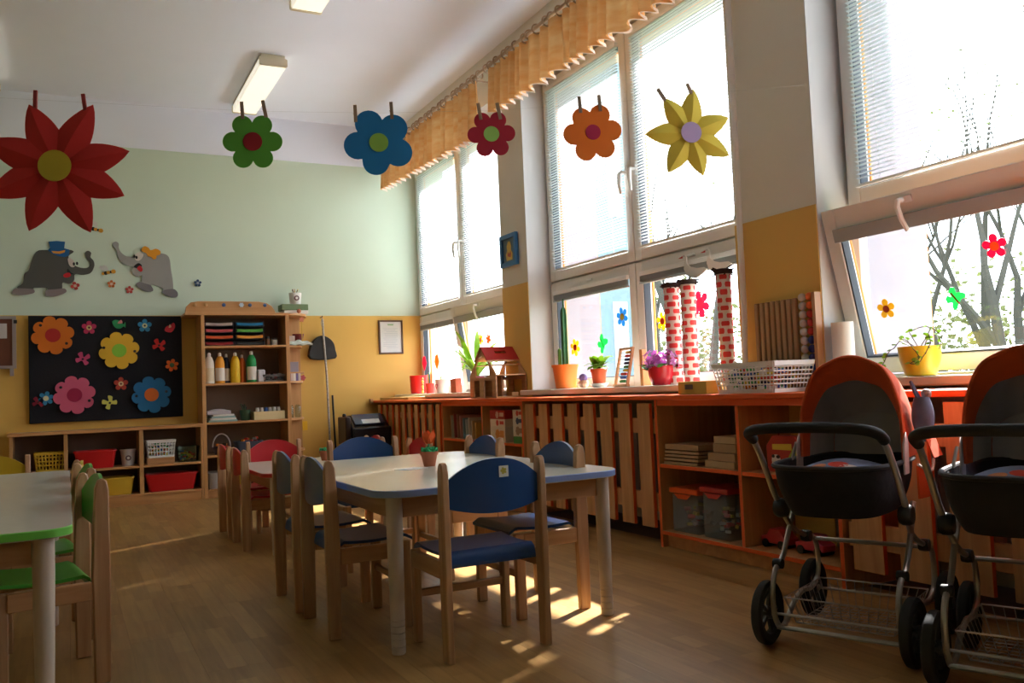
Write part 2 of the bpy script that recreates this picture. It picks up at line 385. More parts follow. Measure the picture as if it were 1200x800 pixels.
for n, (a, b) in enumerate(WIN):
    b = min(b, YB-.015)
    f = MB(); frame_rect(f, a, b, ZW0, ZW1, .05, XW, XW+.06)
    mid = (a+b)/2 if n != 1 else 4.70
    if n == 0: mid = 7.53
    f.box(XW, XW+.06, mid-.02, mid+.02, ZW0, ZW1); f.box(XW, XW+.06, a, b, 1.68, 1.73)
    win = ST('window_%d' % (n+1), f, M_frame, bevel=.003)
    for (s0, s1, sd_) in ((a+.025, mid-.003, 'right'), (mid+.003, b-.025, 'left')):
        s_ = sash(win, s0, s1, 1.715, ZW1-.03)
        blind(n, s0+.07, s1-.07, 1.79, ZW1-.09, False, '%s lowered white slatted blind in the upper window %s' % (sd_+'-hand', pos[n]))
    handle(win, mid-.05, 2.33, flip=-1); handle(win, mid+.05, 2.33, flip=1)
    if n == 1:
        for (s0, s1, sd_) in ((a+.025, mid-.003, 'right'), (mid+.003, b-.025, 'left')):
            sash(win, s0, s1, ZW0+.03, 1.70)
            blind(n, s0+.07, s1-.07, 1.5, 1.63, True, '%s raised grey blind across the lower window in the middle' % (sd_+'-hand'))
            O('catch', MB().box(XW-.04, XW-.028, (s0+s1)/2-.035, (s0+s1)/2+.035, 1.655, 1.67), M_white, win, bevel=.003)
    elif n == 0:
        sash(win, mid+.003, b-.025, ZW0+.03, 1.70)
        blind(n, mid+.07, b-.09, 1.5, 1.63, True, 'left-hand raised grey blind low in the window by the back corner')
    # tilted lower sashes (hinged at the bottom, leaning into the room)
    if n != 1:
        s0, s1 = (a+.025, mid-.003) if n == 0 else (a+.025, b-.02)
        t = T('tilted_sash', 'white tilted-in lower window sash %s' % ('behind the wooden dollhouse' if n == 0 else 'behind the yellow flowerpot'), 'window sash', (XW-.02, 0, ZW0+.06), rot=(0, R(-9 if n == 0 else -13), 0))
        h_ = 1.70-(ZW0+.06); wd = .075; m = MB()
        for (x0, x1, k, e) in ((-.02, .05, 0, 0), (.0505, .066, 1, .004)):
            m.box(x0, x1, s0+e, s0+wd, 0, h_, k); m.box(x0, x1, s1-wd, s1-e, 0, h_, k); m.box(x0, x1, s0+wd, s1-wd, 0, wd, k); m.box(x0, x1, s0+wd, s1-wd, h_-wd-.03, h_, k)
        O('sash_frame', m, [M_frame, M_oredge], t, bevel=.004)
        m = MB(); frame_rect(m, s0+wd-.002, s1-wd+.002, wd-.002, h_-wd-.028, .010, -.012, .03); O('gasket', m, M_gask, t)
        O('pane', MB().box(.012, .018, s0+wd, s1-wd, wd, h_-wd-.03), M_glass, t)
        m = MB()
        m.box(-.034, -.0215, s0+wd-.02, s1-wd+.02, h_-wd-.085, h_-wd-.02); O('raised_blind', m, M_grey, t, bevel=.003)
        hy = 2.47 if n else (s0+s1)/2
        h = MB(); h.box(-.03, -.0205, hy-.045, hy+.015, h_-.05, h_-.02)
        h.tube([(-.03, hy, h_-.035), (-.06, hy, h_-.035), (-.066, hy+.005, h_-.06), (-.06, hy, h_-.12), (-.052, hy-.012, h_-.17)], [.012, .012, .012, .011, .009], 8)
        O('window_handle', h, M_white, t, bevel=.002)
        if n == 2:
            l = MB(); l.tube([(-.0, s1-.03, .75*h_), (.02, s1-.0, .95)], .003, 5)
portal(6.35, 8.68, ZW0, ZW1); portal(3.54, 5.83, ZW0, ZW1); portal(.88, 2.92, ZW0, ZW1)
# sills: white slabs on the ledge
for n, (a, b) in enumerate(WIN):
    s0, s1 = a+.004, min(b, YB)-.008
    m = MB().prism([(XW-.002, .838), (3.10, .838), (3.095, .843), (3.095, .872), (3.10, .877), (XW-.002, .877)], s0, s1, 'xz')
    tag(O('window_sill', m, M_sill), 'white window sill board under the window %s' % pos[n], 'sill')

# ================================================================== OUTSIDE
M_fac = C('facade_lilac', (.30, .285, .34), .8); M_facb = C('facade_blue', (.17, .24, .28), .8)
tag(O('lawn', MB().box(3.9, 90, -40, 70, -1.0, -.8), mat('grass', (.06, .09, .03), .9, .3, 1.2)), 'green lawn outside below the windows', 'lawn')['kind'] = 'structure'
for a, nm, xe in ((5.848, 'middle window', 3.86), (2.933, 'window nearest the camera', 3.98)):
    m = MB().box(3.51, 3.751, a, a+.011, ZW0, ZW1); m.box(3.751, xe, a, a+.34, -.8, 3.9); m.box(xe, xe+.004, a, a+.34, -.8, 3.9, 1)
    tag(O('facade_fin', m, [M_fac, M_oredge]), 'pale lilac facade fin outside left of the %s' % nm, 'wall')['kind'] = 'structure'
wg = T('building_wing', 'pale blue wing of the building seen through the middle window', 'building', (9.25, 14, -.8))
O('wall', MB().box(0, .92, 0, .6, 0, 9), M_facb, wg)
for zz in (2.0, 5.0):
    wn = O('window', MB().box(.3, .62, -.03, -.001, zz, zz+1.3), M_white, wg); O('pane', MB().box(.34, .58, -.045, -.0305, zz+.06, zz+1.24), M_grey, wn)
wg['kind'] = 'structure'
M_bark = mat('bark', (.05, .047, .036), .9, .3, 8, .4); M_leaf = mat('young_leaves', (.09, .12, .015), .7, .3, 3, trans=.4)
def tree(x, y, h, seed, label, lean=0):
    rnd = random.Random(seed); t = T('tree', label, 'tree', (x, y, -.8)); m = MB(); tips = []
    def br(p, dr, L, r, dep):
        k = 4; pts = [p]; rs = [r]
        for i in range(k):
            dr = (dr+Vector((rnd.uniform(-.13, .13), rnd.uniform(-.13, .13), rnd.uniform(-.04, .10)))).normalized(); p = p+dr*L/k; pts.append(p); rs.append(r*(1-(.55 if dep else .8)*(i+1)/k))
        m.tube(pts, rs, 6 if dep > 2 else 4, caps=False)
        if dep == 0: tips.append(p); return
        for i in range(rnd.choice((1, 2, 2))):
            j = rnd.choice((2, 3, 4)); a = rnd.uniform(0, 2*PI); q = (dr+Vector((math.cos(a), math.sin(a), rnd.uniform(-.1, .5)))*rnd.uniform(.45, .8)).normalized()
            br(pts[j], q, L*rnd.uniform(.62, .82), rs[j]*.72, dep-1)
        if dep: br(p, (dr+Vector((rnd.uniform(-.3, .3), rnd.uniform(-.3, .3), .2))).normalized(), L*.7, rs[-1]*.98, dep-1)
        tips.append(p)
    br(Vector((0, 0, 0)), Vector((lean, 0, 1)), h*.36, h*.018, 5)
    O('trunk', m, M_bark, t)
    lf = MB()
    for p in tips[::3]:
        for _ in range(3):
            q = p+Vector([rnd.uniform(-.35, .35) for _ in range(3)]); s_ = rnd.uniform(.03, .06)
            a = Vector([rnd.uniform(-1, 1) for _ in range(3)]).normalized()*s_; b = a.orthogonal().normalized()*s_
            o = len(lf.v); lf.v += [tuple(q-a), tuple(q+b), tuple(q+a), tuple(q-b)]; lf.face((o, o+1, o+2, o+3))
    O('leaves', lf, M_leaf, t)['kind'] = 'stuff'
TREES = [(12.8, 15.6, 12, 1, 'bare branching tree in the right-hand middle window pane', .02), (12.0, 15.9, 9, 2, 'bare tree just left of the branching one behind the paper tubes', .05),
         (21, 15.2, 11, 3, 'bare tree left of the green butterfly sticker outside'), (22.5, 15.2, 12, 4, 'tall bare tree just behind the green butterfly sticker'),
         (20.5, 13.2, 12, 5, 'bare tree between the butterfly and crimson stickers outside'), (25, 15.6, 12, 6, 'thin distant bare tree at the right-hand window'),
         (19.5, 22.5, 12, 8, 'distant bare tree behind the cyclamen pot'), (23.5, 18.2, 11, 10, 'bare tree farthest left in the nearest window'),
         (14.5, 6.2, 13, 11, 'large tree whose high bough crosses the upper nearest window')]
for a in TREES: tree(*a)
rb = random.Random(5)
M_bush = mat('spring_bush', (.11, .125, .035), .8, .35, 2, trans=.3)
for k, (cx, cy, n_) in enumerate(((30, 20.5, 5200), (22, 29, 5200), (33, 7, 1500))):
    m = MB()
    for _ in range(n_):
        q = Vector((cx+rb.uniform(-1.5, 1.5), cy+rb.uniform(-4.5, 4.5), -.8+abs(rb.gauss(0, 2.4)))); s_ = rb.uniform(.07, .20)
        a = Vector([rb.uniform(-1, 1) for _ in range(3)]).normalized()*s_; b = a.orthogonal().normalized()*s_*.6
        o = len(m.v); m.v += [tuple(q-a), tuple(q+b), tuple(q+a), tuple(q-b)]; m.face((o, o+1, o+2, o+3))
    o = tag(O('hedge', m, M_bush), ['yellow-green bushes behind the trees at the nearest window', 'pale green bushes behind the trees at the middle window', 'far bushes at the right edge outside'][k], 'hedge'); o['kind'] = 'stuff'

# ================================================================== CHAIRS
def make_chair(pm, cname, label, cat_loc, rz, h=.66, sh=.345, W=.385, D=.31, group=None, sticker=False):
    t = T('school_chair', label, 'chair', cat_loc, rz, group)
    hw = W/2; pt = .026
    for s_ in (-1, 1):
        # rear post: tapered board with rounded top
        prof = [(-.052, 0), (-.004, 0), (.0, sh), (-.006, h*.8), (-.012, h-.03), (-.022, h-.006), (-.036, h), (-.048, h-.01), (-.054, h-.04), (-.056, sh), ]
        y0, y1 = (hw-pt, hw) if s_ > 0 else (-hw, -hw+pt)
        O('rear_post', MB().prism([(a-D/2+.03, b) for a, b in prof][::-1], y0, y1, 'xz'), M_beech, t, bevel=.005, seg=2)
        O('front_leg', MB().box(D/2-.045, D/2-.003, y0-(s_*.006), y1-(s_*.006), 0, sh-.014), M_beech, t, bevel=.005, seg=2)
        O('side_rail', MB().box(-D/2+.03, D/2-.04, y0, y1-.002, sh-.075, sh-.016), M_beechx, t, bevel=.003)
    O('stretcher', MB().box(D/2-.034, D/2-.014, -hw+pt, hw-pt, h*.24, h*.24+.028), M_beechy, t, bevel=.004)
    hs = hw-pt-.001
    def seat(a, b):
        # a along depth (rear->front), b across
        x = -D/2+.012+a*(D-.0); z = sh-.010*math.sin(PI*min(1, a*1.1))
        if a < .12: z -= (.12-a)/.12*.045; x = -D/2+.012+.012+a*.3*D
        if a > .9: z -= (a-.9)/.1*.018
        return (x, -hs+b*2*hs, z)
    O('seat', MB().plate(seat, 24, 6, (0, 0, .011)), pm, t, smooth=50)
    zb, zs, zm = h*.725, h*.905, h*1.005
    def back(a, b):
        q = 2*b-1; bot = zb+.018*q*q*1.4; top = zs+(zm-zs)*(1-abs(q)**2.2)
        return (-D/2-.008-.022*(1-q*q), q*hs, bot+(top-bot)*a)
    O('backrest', MB().plate(back, 5, 20, (.011, 0, 0)), pm, t, smooth=50)
    if sticker:
        def lab(a, b): return (-D/2-.0318, -.045+.03*b*1.2-.002, h*.905+a*.038)
        o = O('sticker', MB().plate(lab, 2, 2, (-.0006, 0, 0)), C('sticker_white', (.75, .75, .7)), t)
        o['label'] = 'small white sticker with a yellow figure'
        O('sticker_figure', MB().prism(flower_poly(-.028, h*.905+.021, .012, 5, .5), -D/2-.0336, -D/2-.0325, 'yz'), C('sticker_yellow', (.6, .5, .08)), o)
    return t
gb, gr, gg = 'blue school chairs around the white table', 'red chairs at the low table', 'green chairs at the left table'
bl0 = make_chair(M_blue, 'blue', 'beech chair with blue backrest and a small white sticker, back to the camera', (1.295, 2.84, 0), R(90), group=gb, sticker=True, W=.395, D=.32)
bl1 = make_chair(M_blue, 'blue', 'beech chair with blue seat at the near left side of the white table, side-on', (1.02, 3.365, 0), 0, group=gb, W=.395)
re0 = make_chair(M_red, 'red', 'red and beech chair side-on, nearer of the two left of the red-edged table', (1.09, 5.49, 0), 0, h=.60, sh=.31, W=.38, group=gr)
gn0 = make_chair(M_greenp, 'green', 'green and beech chair nearest the camera at the green-edged table', (-.085, 3.31, 0), PI+R(8), group=gg, W=.385)
ye0 = make_chair(M_yelp, 'yellow', 'yellow and beech chair at the far end of the green-edged table', (-.38, 5.42, 0), R(-90), h=.64, group='yellow chairs at the left table')
bpy.context.view_layer.update(); index_kids()
for src, x, y, a, l, g in (
    (bl1, 1.01, 3.845, 0, 'beech chair with blue seat at the far left side of the white table', gb),
    (bl1, 1.69, 3.19, 180, 'blue chair at the right side of the white table, nearer the camera', gb),
    (bl1, 1.73, 3.99, 180, 'blue chair at the right side of the white table, in front of the bookshelf bays', gb),
    (bl1, 1.44, 4.44, -90, 'wide blue chair back facing the camera at the far end of the white table', gb),
    (re0, 1.09, 6.02, 0, 'red and beech chair side-on, farther of the two left of the red-edged table', gr),
    (re0, 1.30, 6.08, -90, 'red chair back facing the camera behind the green felt plant', gr),
    (re0, 1.86, 5.25, 180, 'red chair right of the red-edged table, mostly hidden by the blue chair post', gr),
    (re0, 1.78, 5.92, 180, 'red chair in front of the black printer', gr),
    (gn0, -.10, 3.92, 187, 'green and beech chair second from the camera at the green-edged table', gg),
    (ye0, -.12, 4.55, 180, 'yellow chair beyond the two green chairs', 'yellow chairs at the left table')):
    dup(src, (x, y, 0), R(a), l, g)

# ================================================================== TABLES
def table(label, x0, x1, y0, y1, z, em, rad=.12, legin=.075, group=None):
    t = T('school_table', label, 'table', ((x0+x1)/2, (y0+y1)/2, 0), 0, group)
    hx, hy = (x1-x0)/2, (y1-y0)/2
    O('table_top', MB().prism(rrect(-hx, hx, -hy, hy, rad, 6), z-.026, z, 'xy', 0, 1), [M_lam, em], t, bevel=.003, smooth=30)
    for s_ in (-1, 1):
        O('apron', MB().box(-hx+legin+.03, hx-legin-.03, s_*(hy-legin)-.01, s_*(hy-legin)+.01, z-.10, z-.027), M_beechx, t)
        O('apron', MB().box(s_*(hx-legin)-.01, s_*(hx-legin)+.01, -hy+legin+.03, hy-legin-.03, z-.10, z-.027), M_beechy, t)
        for q in (-1, 1):
            pr = [(.020, 0), (.024, .004)]
            for g_ in (.028, .052, .074, .098, .116): pr += [(.0245, g_-.002), (.0195, g_), (.0248, g_+.002)]
            pr += [(.029, z-.12), (.029, z-.027)]
            O('leg', MB().lathe(pr, 16), M_leg, t, (s_*(hx-legin), q*(hy-legin), 0))
    return t
table('large white-topped table with blue edge in the middle of the room', .93, 1.94, 2.80, 4.38, .565, M_edge_b)
table('low white-topped table with red edge farther back', .98, 1.80, 4.98, 6.02, .47, M_edge_r, .10)
gt = table('long cream-topped table with green edge at the left side', -.95, .01, 2.74, 5.22, .56, M_edge_g, .08)
for s_ in (-1, 1): O('leg', MB().lathe([(.020, 0), (.024, .004), (.0245, .10), (.029, .44), (.029, .533)], 16), M_leg, gt, (s_*(.48-.075), .10, 0))
tag(O('napkin_holder', MB().prism([(-.04, 0), (.04, 0), (.04, .05), (.03, .05), (.03, .012), (-.03, .012), (-.03, .05), (-.04, .05)], -.05, .05, 'xz'), M_casez, None, (-.335, 4.50, .56), bevel=.002), 'dark wooden holder standing on the green-edged table', 'holder')

def felt_pot(x, y, z, tulip, label):
    t = T('felt_plant', label, 'plant', (x, y, z))
    O('pot', MB().lathe([(.024, 0), (.026, .002), (.036, .05), (.040, .05), (.041, .066), (.036, .066), (.034, .055)], 20), mat('terracotta', (.50, .16, .08), .8, .1, 20), t)
    m = MB(); rn = random.Random(3)
    for k in range(16):
        a = k*2.4; r_ = .012+.022*rn.random(); c = Vector((math.cos(a)*r_, math.sin(a)*r_, .068))
        m.tube([c+Vector((math.cos(q)*.012, math.sin(q)*.012, .008*math.sin(q*2+k)+.006)) for q in [i*PI/4 for i in range(8)]], .0045, 5, closed=True)
    O('felt_leaves', m, C('felt_green', (.04, .42, .16), .9), t)
    if tulip:
        O('stem', MB().tube([(0, 0, .06), (.0, 0, .105)], .003, 6), C('felt_green', (.04, .42, .16)), t)
        m = MB()
        for k in range(5):
            a = 2*PI*k/5
            def pf(u, v, a=a):
                ww = .020*math.sin(PI*min(.98, .12+u*.86))**.6*(1 if u < .6 else (1-(u-.6)/.42)); q = (v-.5)*2*ww; rad = .006+.020*math.sin(min(1, u*1.25)*PI/2)
                return (math.cos(a)*rad-math.sin(a)*q, math.sin(a)*rad+math.cos(a)*q, .10+u*.062)
            m.plate(pf, 6, 2, (math.cos(a)*.002, math.sin(a)*.002, 0))
        O('tulip_bloom', m, C('felt_orange', (.85, .12, .02), .8), t)
    return t
felt_pot(1.44, 3.62, .565, True, 'clay pot with an orange felt tulip on the white table')
felt_pot(1.52, 5.68, .47, False, 'clay pot with bright green felt leaves on the red-edged table')
tag(O('paper_sheet', MB().box(-.06, .06, -.045, .045, 0, .0015), C('paper', (.8, .78, .75)), None, (1.33, 3.56, .565), .4), 'small white paper lying beside the tulip pot', 'paper')

# ================================================================== LOW SHELF + BOOKCASE on back wall
FY = 8.36; BK = YB-.012
t = T('low_cabinet', 'long low open cabinet with two shelves under the black board', 'cabinet', (.335, FY, 0))
def bxw(name, par, x0, x1, y0, y1, z0, z1, m, ox=0, oy=FY, b=.0015): return O(name, MB().box(x0-ox, x1-ox, y0-oy, y1-oy, z0, z1), m, par, bevel=b)
ox = .335
for a, b in ((-.435, -.41), (-.03, .0), (.565, .60), (1.085, 1.105)): bxw('divider', t, a, b, FY, BK, 0 if a in (-.435, 1.085) else .1, .66, M_casez, ox)
bxw('top_board', t, -.45, 1.105, FY-.012, BK, .661, .688, M_case, ox)
bxw('plinth', t, -.41, 1.085, FY+.012, FY+.03, 0, .078, M_case, ox)
bxw('bottom_board', t, -.41, 1.085, FY, BK, .079, .099, M_case, ox)
for a, b in ((-.41, -.03), (.0, .565), (.60, 1.085)): bxw('shelf', t, a+.001, b-.001, FY+.004, BK, .326, .346, M_case, ox)
bxw('back_panel', t, -.41, 1.085, BK-.005, BK, .1, .66, M_back, ox, b=0)
t = T('bookcase', 'tall wooden bookcase with open shelves on the back wall', 'cabinet', (1.51, FY, 0)); ox = 1.51
bxw('side_panel', t, 1.108, 1.14, FY, BK, 0, 1.69, M_casez, ox); bxw('side_panel', t, 1.885, 1.92, FY, BK, 0, 1.69, M_casez, ox)
bxw('top_board', t, .97, 1.92, FY-.01, BK, 1.691, 1.715, M_case, ox)
bxw('plinth', t, 1.141, 1.884, FY+.012, FY+.03, 0, .058, M_case, ox)
for z in (.06, .37, .675, 1.035, 1.385): bxw('shelf', t, 1.1405, 1.8845, FY+.004, BK-.006, z-.0, z+.02, M_case, ox)
bxw('back_panel', t, 1.1405, 1.8845, BK-.005, BK, .06, 1.69, M_back, ox, b=0)
t = T('corner_shelf', 'narrow rounded end shelves at the right side of the bookcase', 'shelf', (2.0, FY, 0)); ox = 2.0
def qs(z, th=.02, w_=.19, dp=.30):
    return MB().prism([(-.079, BK-FY), (-.079, BK-FY-dp)]+[(-.079+w_*math.sin(R(a)), BK-FY-dp*math.cos(R(a))) for a in range(15, 91, 15)]+[(-.079+w_, BK-FY)], z, z+th, 'xy')
for z in (.06, .37, .675, 1.035, 1.385): O('shelf', qs(z), M_case, t, bevel=.0015)
O('top_board', qs(1.691, .024, .24, .36), M_case, t, bevel=.002)
bxw('back_panel', t, 1.9215, 2.10, BK-.016, BK, .0, 1.69, M_casez, ox)
bxw('small_shelf', t, 1.9215, 2.09, BK-.2, BK-.017, 1.125, 1.145, M_case, ox)
# hook board lying along the top
t = T('hook_board', 'rounded wooden hook board with blue knobs on top of the bookcase', 'hook rack', (1.40, FY+.06, 1.715))
O('board', MB().prism([(-.42, 0), (.40, 0), (.40, .02), (.37, .07), (.32, .10), (.25, .112), (-.30, .112), (-.37, .10), (-.41, .06), (-.42, .02)][::1], -.012, .012, 'xz'), M_case, t, bevel=.003)
for k, xx in enumerate((-.08, .08, .16, .30, -.24, -.34)):
    o = O('knob', MB().lathe([(.006, 0), (.006, .012), (.016, .016), (.018, .024), (.010, .030)], 10, X=Matrix.Rotation(R(90), 4, 'X')), C('knob_blue', (.05, .10, .25)) if k < 4 else M_casez, t, (xx, -.012, .075))
bd = O('flower_ornament', MB().prism(flower_poly(0, 0, .024, 6, .5), -.004, 0, 'xz'), C('pale_blue', (.45, .55, .65)), t, (.08, -.046, .075))

def thing(name, mb, mt, label, cat, loc, rz=0, group=None, **k): return tag(O(name, mb, mt, None, loc, rz, **k), label, cat, group)
def tub(name, label, w_, d_, h_, c, loc, rim=.012, tp=.86):
    t = T(name, label, 'box', loc); hw, hd = w_/2, d_/2; m = MB(); n = 5
    def ring(k, z): return [(a*k, b*k, z) for a, b in rrect(-hw, hw, -hd, hd, .03, 3)]
    rings = [ring(tp, 0), ring(1, h_), ring(1.04, h_), ring(1.04, h_-rim), ]
    o = len(m.v); L = len(rings[0])
    for rg in [ring(tp-.02, .004), ring(.97, h_-.001)]+[ring(1.045, h_), ring(1.05, h_-rim), ring(1.005, h_-rim), ring(tp, 0)]: m.v += rg
    for i in range(5):
        for j in range(L): m.face((o+i*L+j, o+i*L+(j+1) % L, o+(i+1)*L+(j+1) % L, o+(i+1)*L+j))
    m.face([o+j for j in range(L)]); m.face([o+5*L+j for j in range(L)][::-1])
    O('tub', m, c, t, smooth=35)
    return t
M_rp = C('red_plastic', (.55, .012, .015), .3); M_yp = C('yellow_plastic', (.68, .42, .04), .35); M_wp = M_white
def mesh_basket(name, label, w_, d_, h_, c, loc, rz=0, nx=10, nz=5, tp=.85, bar=.0045, group=None, fill=None):
    t = T(name, label, 'basket', loc, rz, group); hw, hd = w_/2, d_/2
    def P(k, z, s, q):  # q 0..1 along side s
        f_ = tp+(1-tp)*z/h_; a, b = hw*f_, hd*f_
        return [(-a+2*a*q, -b, z), (a, -b+2*b*q, z), (a-2*a*q, b, z), (-a, b-2*b*q, z)][s]
    m = MB()
    for s_ in range(4):
        n = nx if s_ % 2 == 0 else max(3, int(nx*d_/w_))
        for i in range(n+1): m.tube([P(0, .0, s_, i/n), P(0, h_, s_, i/n)], bar, 4)
        for j in range(1, nz): m.tube([P(0, h_*.82*j/nz+.02, s_, 0), P(0, h_*.82*j/nz+.02, s_, 1)], bar, 4)
    O('lattice', m, c, t, smooth=0)
    m = MB()
    for z0, z1 in ((h_-.022, h_), (0, .018)):
        for s_ in range(4):
            a, b = P(0, z0, s_, 0), P(0, z0, s_, 1); a2, b2 = P(0, z1, s_, 0), P(0, z1, s_, 1)
            nn = Vector(((0, -1, 0), (1, 0, 0), (0, 1, 0), (-1, 0, 0))[s_])*.007
            o = len(m.v)
            for p in (a, b, b2, a2): m.v.append(p)
            for p in (a, b, b2, a2): m.v.append(tuple(Vector(p)+nn))
            for q in ((0, 1, 2, 3), (7, 6, 5, 4), (0, 4, 5, 1), (3, 2, 6, 7), (1, 5, 6, 2), (0, 3, 7, 4)): m.face([o+i for i in q])
    f_ = tp; m.box(-hw*f_, hw*f_, -hd*f_, hd*f_, 0, .004); 
    O('rim', m, c, t, smooth=0)
    return t
def filler(label, loc, w_, d_, h_, n, cols, seed=1, name='toy_bricks', rz=0, s0=.012, s1=.02):
    rn = random.Random(seed); m = MB()
    for i in range(n):
        s_ = rn.uniform(s0, s1); X = Matrix.Translation((rn.uniform(-w_/2, w_/2), rn.uniform(-d_/2, d_/2), rn.uniform(.015, h_))) @ Matrix.Rotation(rn.uniform(0, 3), 4, 'Z') @ Matrix.Rotation(rn.uniform(0, .5), 4, 'X')
        m.box(-s_, s_, -s_*.5, s_*.5, -s_*.5, s_*.5, rn.randrange(len(cols)), X=X)
    o = tag(O(name, m, cols, None, loc, rz, smooth=0), label, 'toys'); o['kind'] = 'stuff'; return o
PAL = [C('c_red', (.6, .03, .02)), C('c_yel', (.7, .5, .05)), C('c_blu', (.03, .12, .45)), C('c_grn', (.05, .35, .1)), C('c_org', (.7, .22, .02)), C('c_wht', (.75, .72, .68))]
YS = 8.45
mesh_basket('toy_basket', 'yellow lattice basket on the left cubby shelf', .25, .2, .165, M_yp, (-.13, YS+.06, .347), nx=9, nz=4, bar=.006)
filler('dark toys heaped in the yellow lattice basket', (-.13, YS+.06, .352), .17, .13, .13, 60, [M_dark, C('c_brn', (.2, .08, .03))], 4, s0=.015, s1=.025)
tub('storage_tub', 'upper red tub on the middle cubby shelf', .33, .24, .155, M_rp, (.215, YS+.06, .347))
t = T('toy_pail', 'white round bucket with a dark emblem beside the upper red tub', 'bucket', (.48, YS+.05, .347))
O('bucket', MB().lathe([(.05, 0), (.062, .135), (.066, .135), (.066, .145), (.060, .145), (.058, .12)], 20), C('bucket_white', (.62, .58, .58)), t)
O('emblem', MB().prism(circ(0, .07, .024, 14), -.0605, -.055, 'xz'), C('emblem_brown', (.14, .07, .08)), t)
O('emblem_centre', MB().prism(flower_poly(0, .07, .013, 5, .5), -.0625, -.0607, 'xz'), C('c_wht', (.75, .72, .68)), t)
thing('wooden_box', MB().box(-.115, .115, -.1, .1, 0, .055), M_beechx, 'flat wooden box under the white wire basket', 'box', (.747, YS+.05, .347), bevel=.003)
mesh_basket('paper_basket', 'white basket with papers standing on the flat wooden box', .24, .18, .155, M_wp, (.753, YS+.05, .403), nx=9, nz=4, bar=.004)
filler('colourful papers inside the white basket above the wooden box', (.753, YS+.05, .408), .16, .12, .11, 50, PAL, 5, name='paper_bundle')
tub('toy_tub', 'clear tub of small toys at the right cubby', .19, .18, .14, glassy('clear_plastic', (.75, .85, .8), .1), (.985, YS+.05, .347))
filler('small colourful toys in the clear tub at the right cubby', (.985, YS+.05, .352), .13, .12, .09, 50, PAL+[M_dark, M_dark], 6)
tub('storage_tub', 'yellow tub on the floor-level cubby', .27, .25, .155, M_yp, (.385, YS+.06, .1))
tub('storage_tub', 'long red tub on the bottom cubby at the right', .435, .25, .155, M_rp, (.835, YS+.06, .1))
tub('storage_tub', 'brown tub in the bottom-left cubby behind the yellow chair', .27, .25, .13, C('brown_plastic', (.15, .07, .04)), (-.21, YS+.06, .1))
# stacked letter trays of coloured paper
def tray(cx, z, c, label):
    t = T('paper_tray', label, 'paper tray', (cx, YS+.07, z))
    m = MB(); m.box(-.128, .128, -.13, .13, 0, .004); m.box(-.132, -.128, -.13, .13, 0, .045); m.box(.128, .132, -.13, .13, 0, .045); m.box(-.128, .128, .126, .13, 0, .045)
    O('tray', m, C('tray_black', (.02, .02, .03)), t)
    s_ = MB().plate(lambda a, b: (-.12+.24*a, -.135+.25*b, .030+.006*(2*a-1)**2), 8, 2, (0, 0, -.024)); O('paper_stack', s_, c, t)
cols_l = [('dark red', (.28, .01, .012)), ('orange', (.68, .10, .02)), ('pink-red', (.58, .09, .10)), ('pale grey', (.42, .32, .30))]
cols_r = [('black', (.03, .03, .03)), ('amber', (.75, .30, .04)), ('green', (.10, .36, .06)), ('blue', (.01, .17, .36))]
for k, (nm, c) in enumerate(cols_l): tray(1.275, 1.4065+k*.0605, C('pap_'+nm, c, .7), 'letter tray of %s paper in the left stack of the bookcase' % nm)
for k, (nm, c) in enumerate(cols_r): tray(1.555, 1.4065+k*.0605, C('pap_'+nm, c, .7), 'letter tray of %s paper in the right stack of the bookcase' % nm)
def jar(x, z, c1, c2, label, r_=.03, h_=.075):
    thing('jar', MB().lathe([(r_*.9, 0), (r_, .004), (r_, h_*.75), (r_*.9, h_*.8), (r_*.9, h_)], 14, ms=[0, 0, 1, 1]), [c1, c2], label, 'jar', (x, YS+.03, z))
jar(1.80, 1.4055, C('c_wht', (.75, .72, .68)), M_black, 'white and black jar at the right end of the paper shelf')
jar(1.735, 1.4055, C('c_brn', (.2, .08, .03)), M_black, 'small dark brown jar beside the white and black jar', .022, .09)
# paint bottles
def bottle(x, y, c, label, r_=.044, h_=.29, lab=None):
    t = T('paint_bottle', label, 'bottle', (x, y, 1.0555))
    O('body', MB().lathe([(r_*.92, 0), (r_, .008), (r_, h_*.62), (r_*.93, h_*.72), (r_*.62, h_*.84), (r_*.32, h_*.89)], 18), c, t)
    O('cap', MB().lathe([(r_*.36, h_*.885), (r_*.36, h_*.97), (r_*.2, h_)], 12), M_white, t)
    if lab: O('label_band', MB().grid(lambda a, b: ((r_+.0012)*math.sin((a-.5)*2.4), -(r_+.0012)*math.cos((a-.5)*2.4), h_*(.08+.42*b)), 10, 1), lab, t)
LB = C('bottle_label', (.72, .66, .58))
bottle(1.19, YS+.02, C('pb_white', (.76, .70, .62)), 'white paint bottle at the left end of the shelf', lab=C('bottle_label_w', (.70, .60, .42)))
bottle(1.285, YS+.02, C('pb_amber', (.80, .33, .02)), 'amber orange paint bottle, second from the left', lab=LB)
bottle(1.352, YS+.07, C('pb_navy', (.01, .02, .06)), 'dark navy paint bottle behind and between the amber and yellow ones', .032, .28, LB)
bottle(1.425, YS+.02, C('pb_yel', (.80, .50, .02)), 'yellow paint bottle in the middle of the row', lab=None)
bottle(1.498, YS+.08, C('pb_dor', (.62, .12, .01)), 'dark orange paint bottle between the yellow and green ones', .034, .27)
bottle(1.575, YS+.02, C('pb_grn', (.01, .28, .07)), 'green paint bottle, tallest of the row', .046, .30, LB)
thing('tissue_pack', MB().box(-.035, .035, -.03, .03, 0, .12), C('pale_lilac', (.6, .6, .66)), 'small pale packet right of the green paint bottle', 'packet', (1.66, YS, 1.0555), bevel=.01)
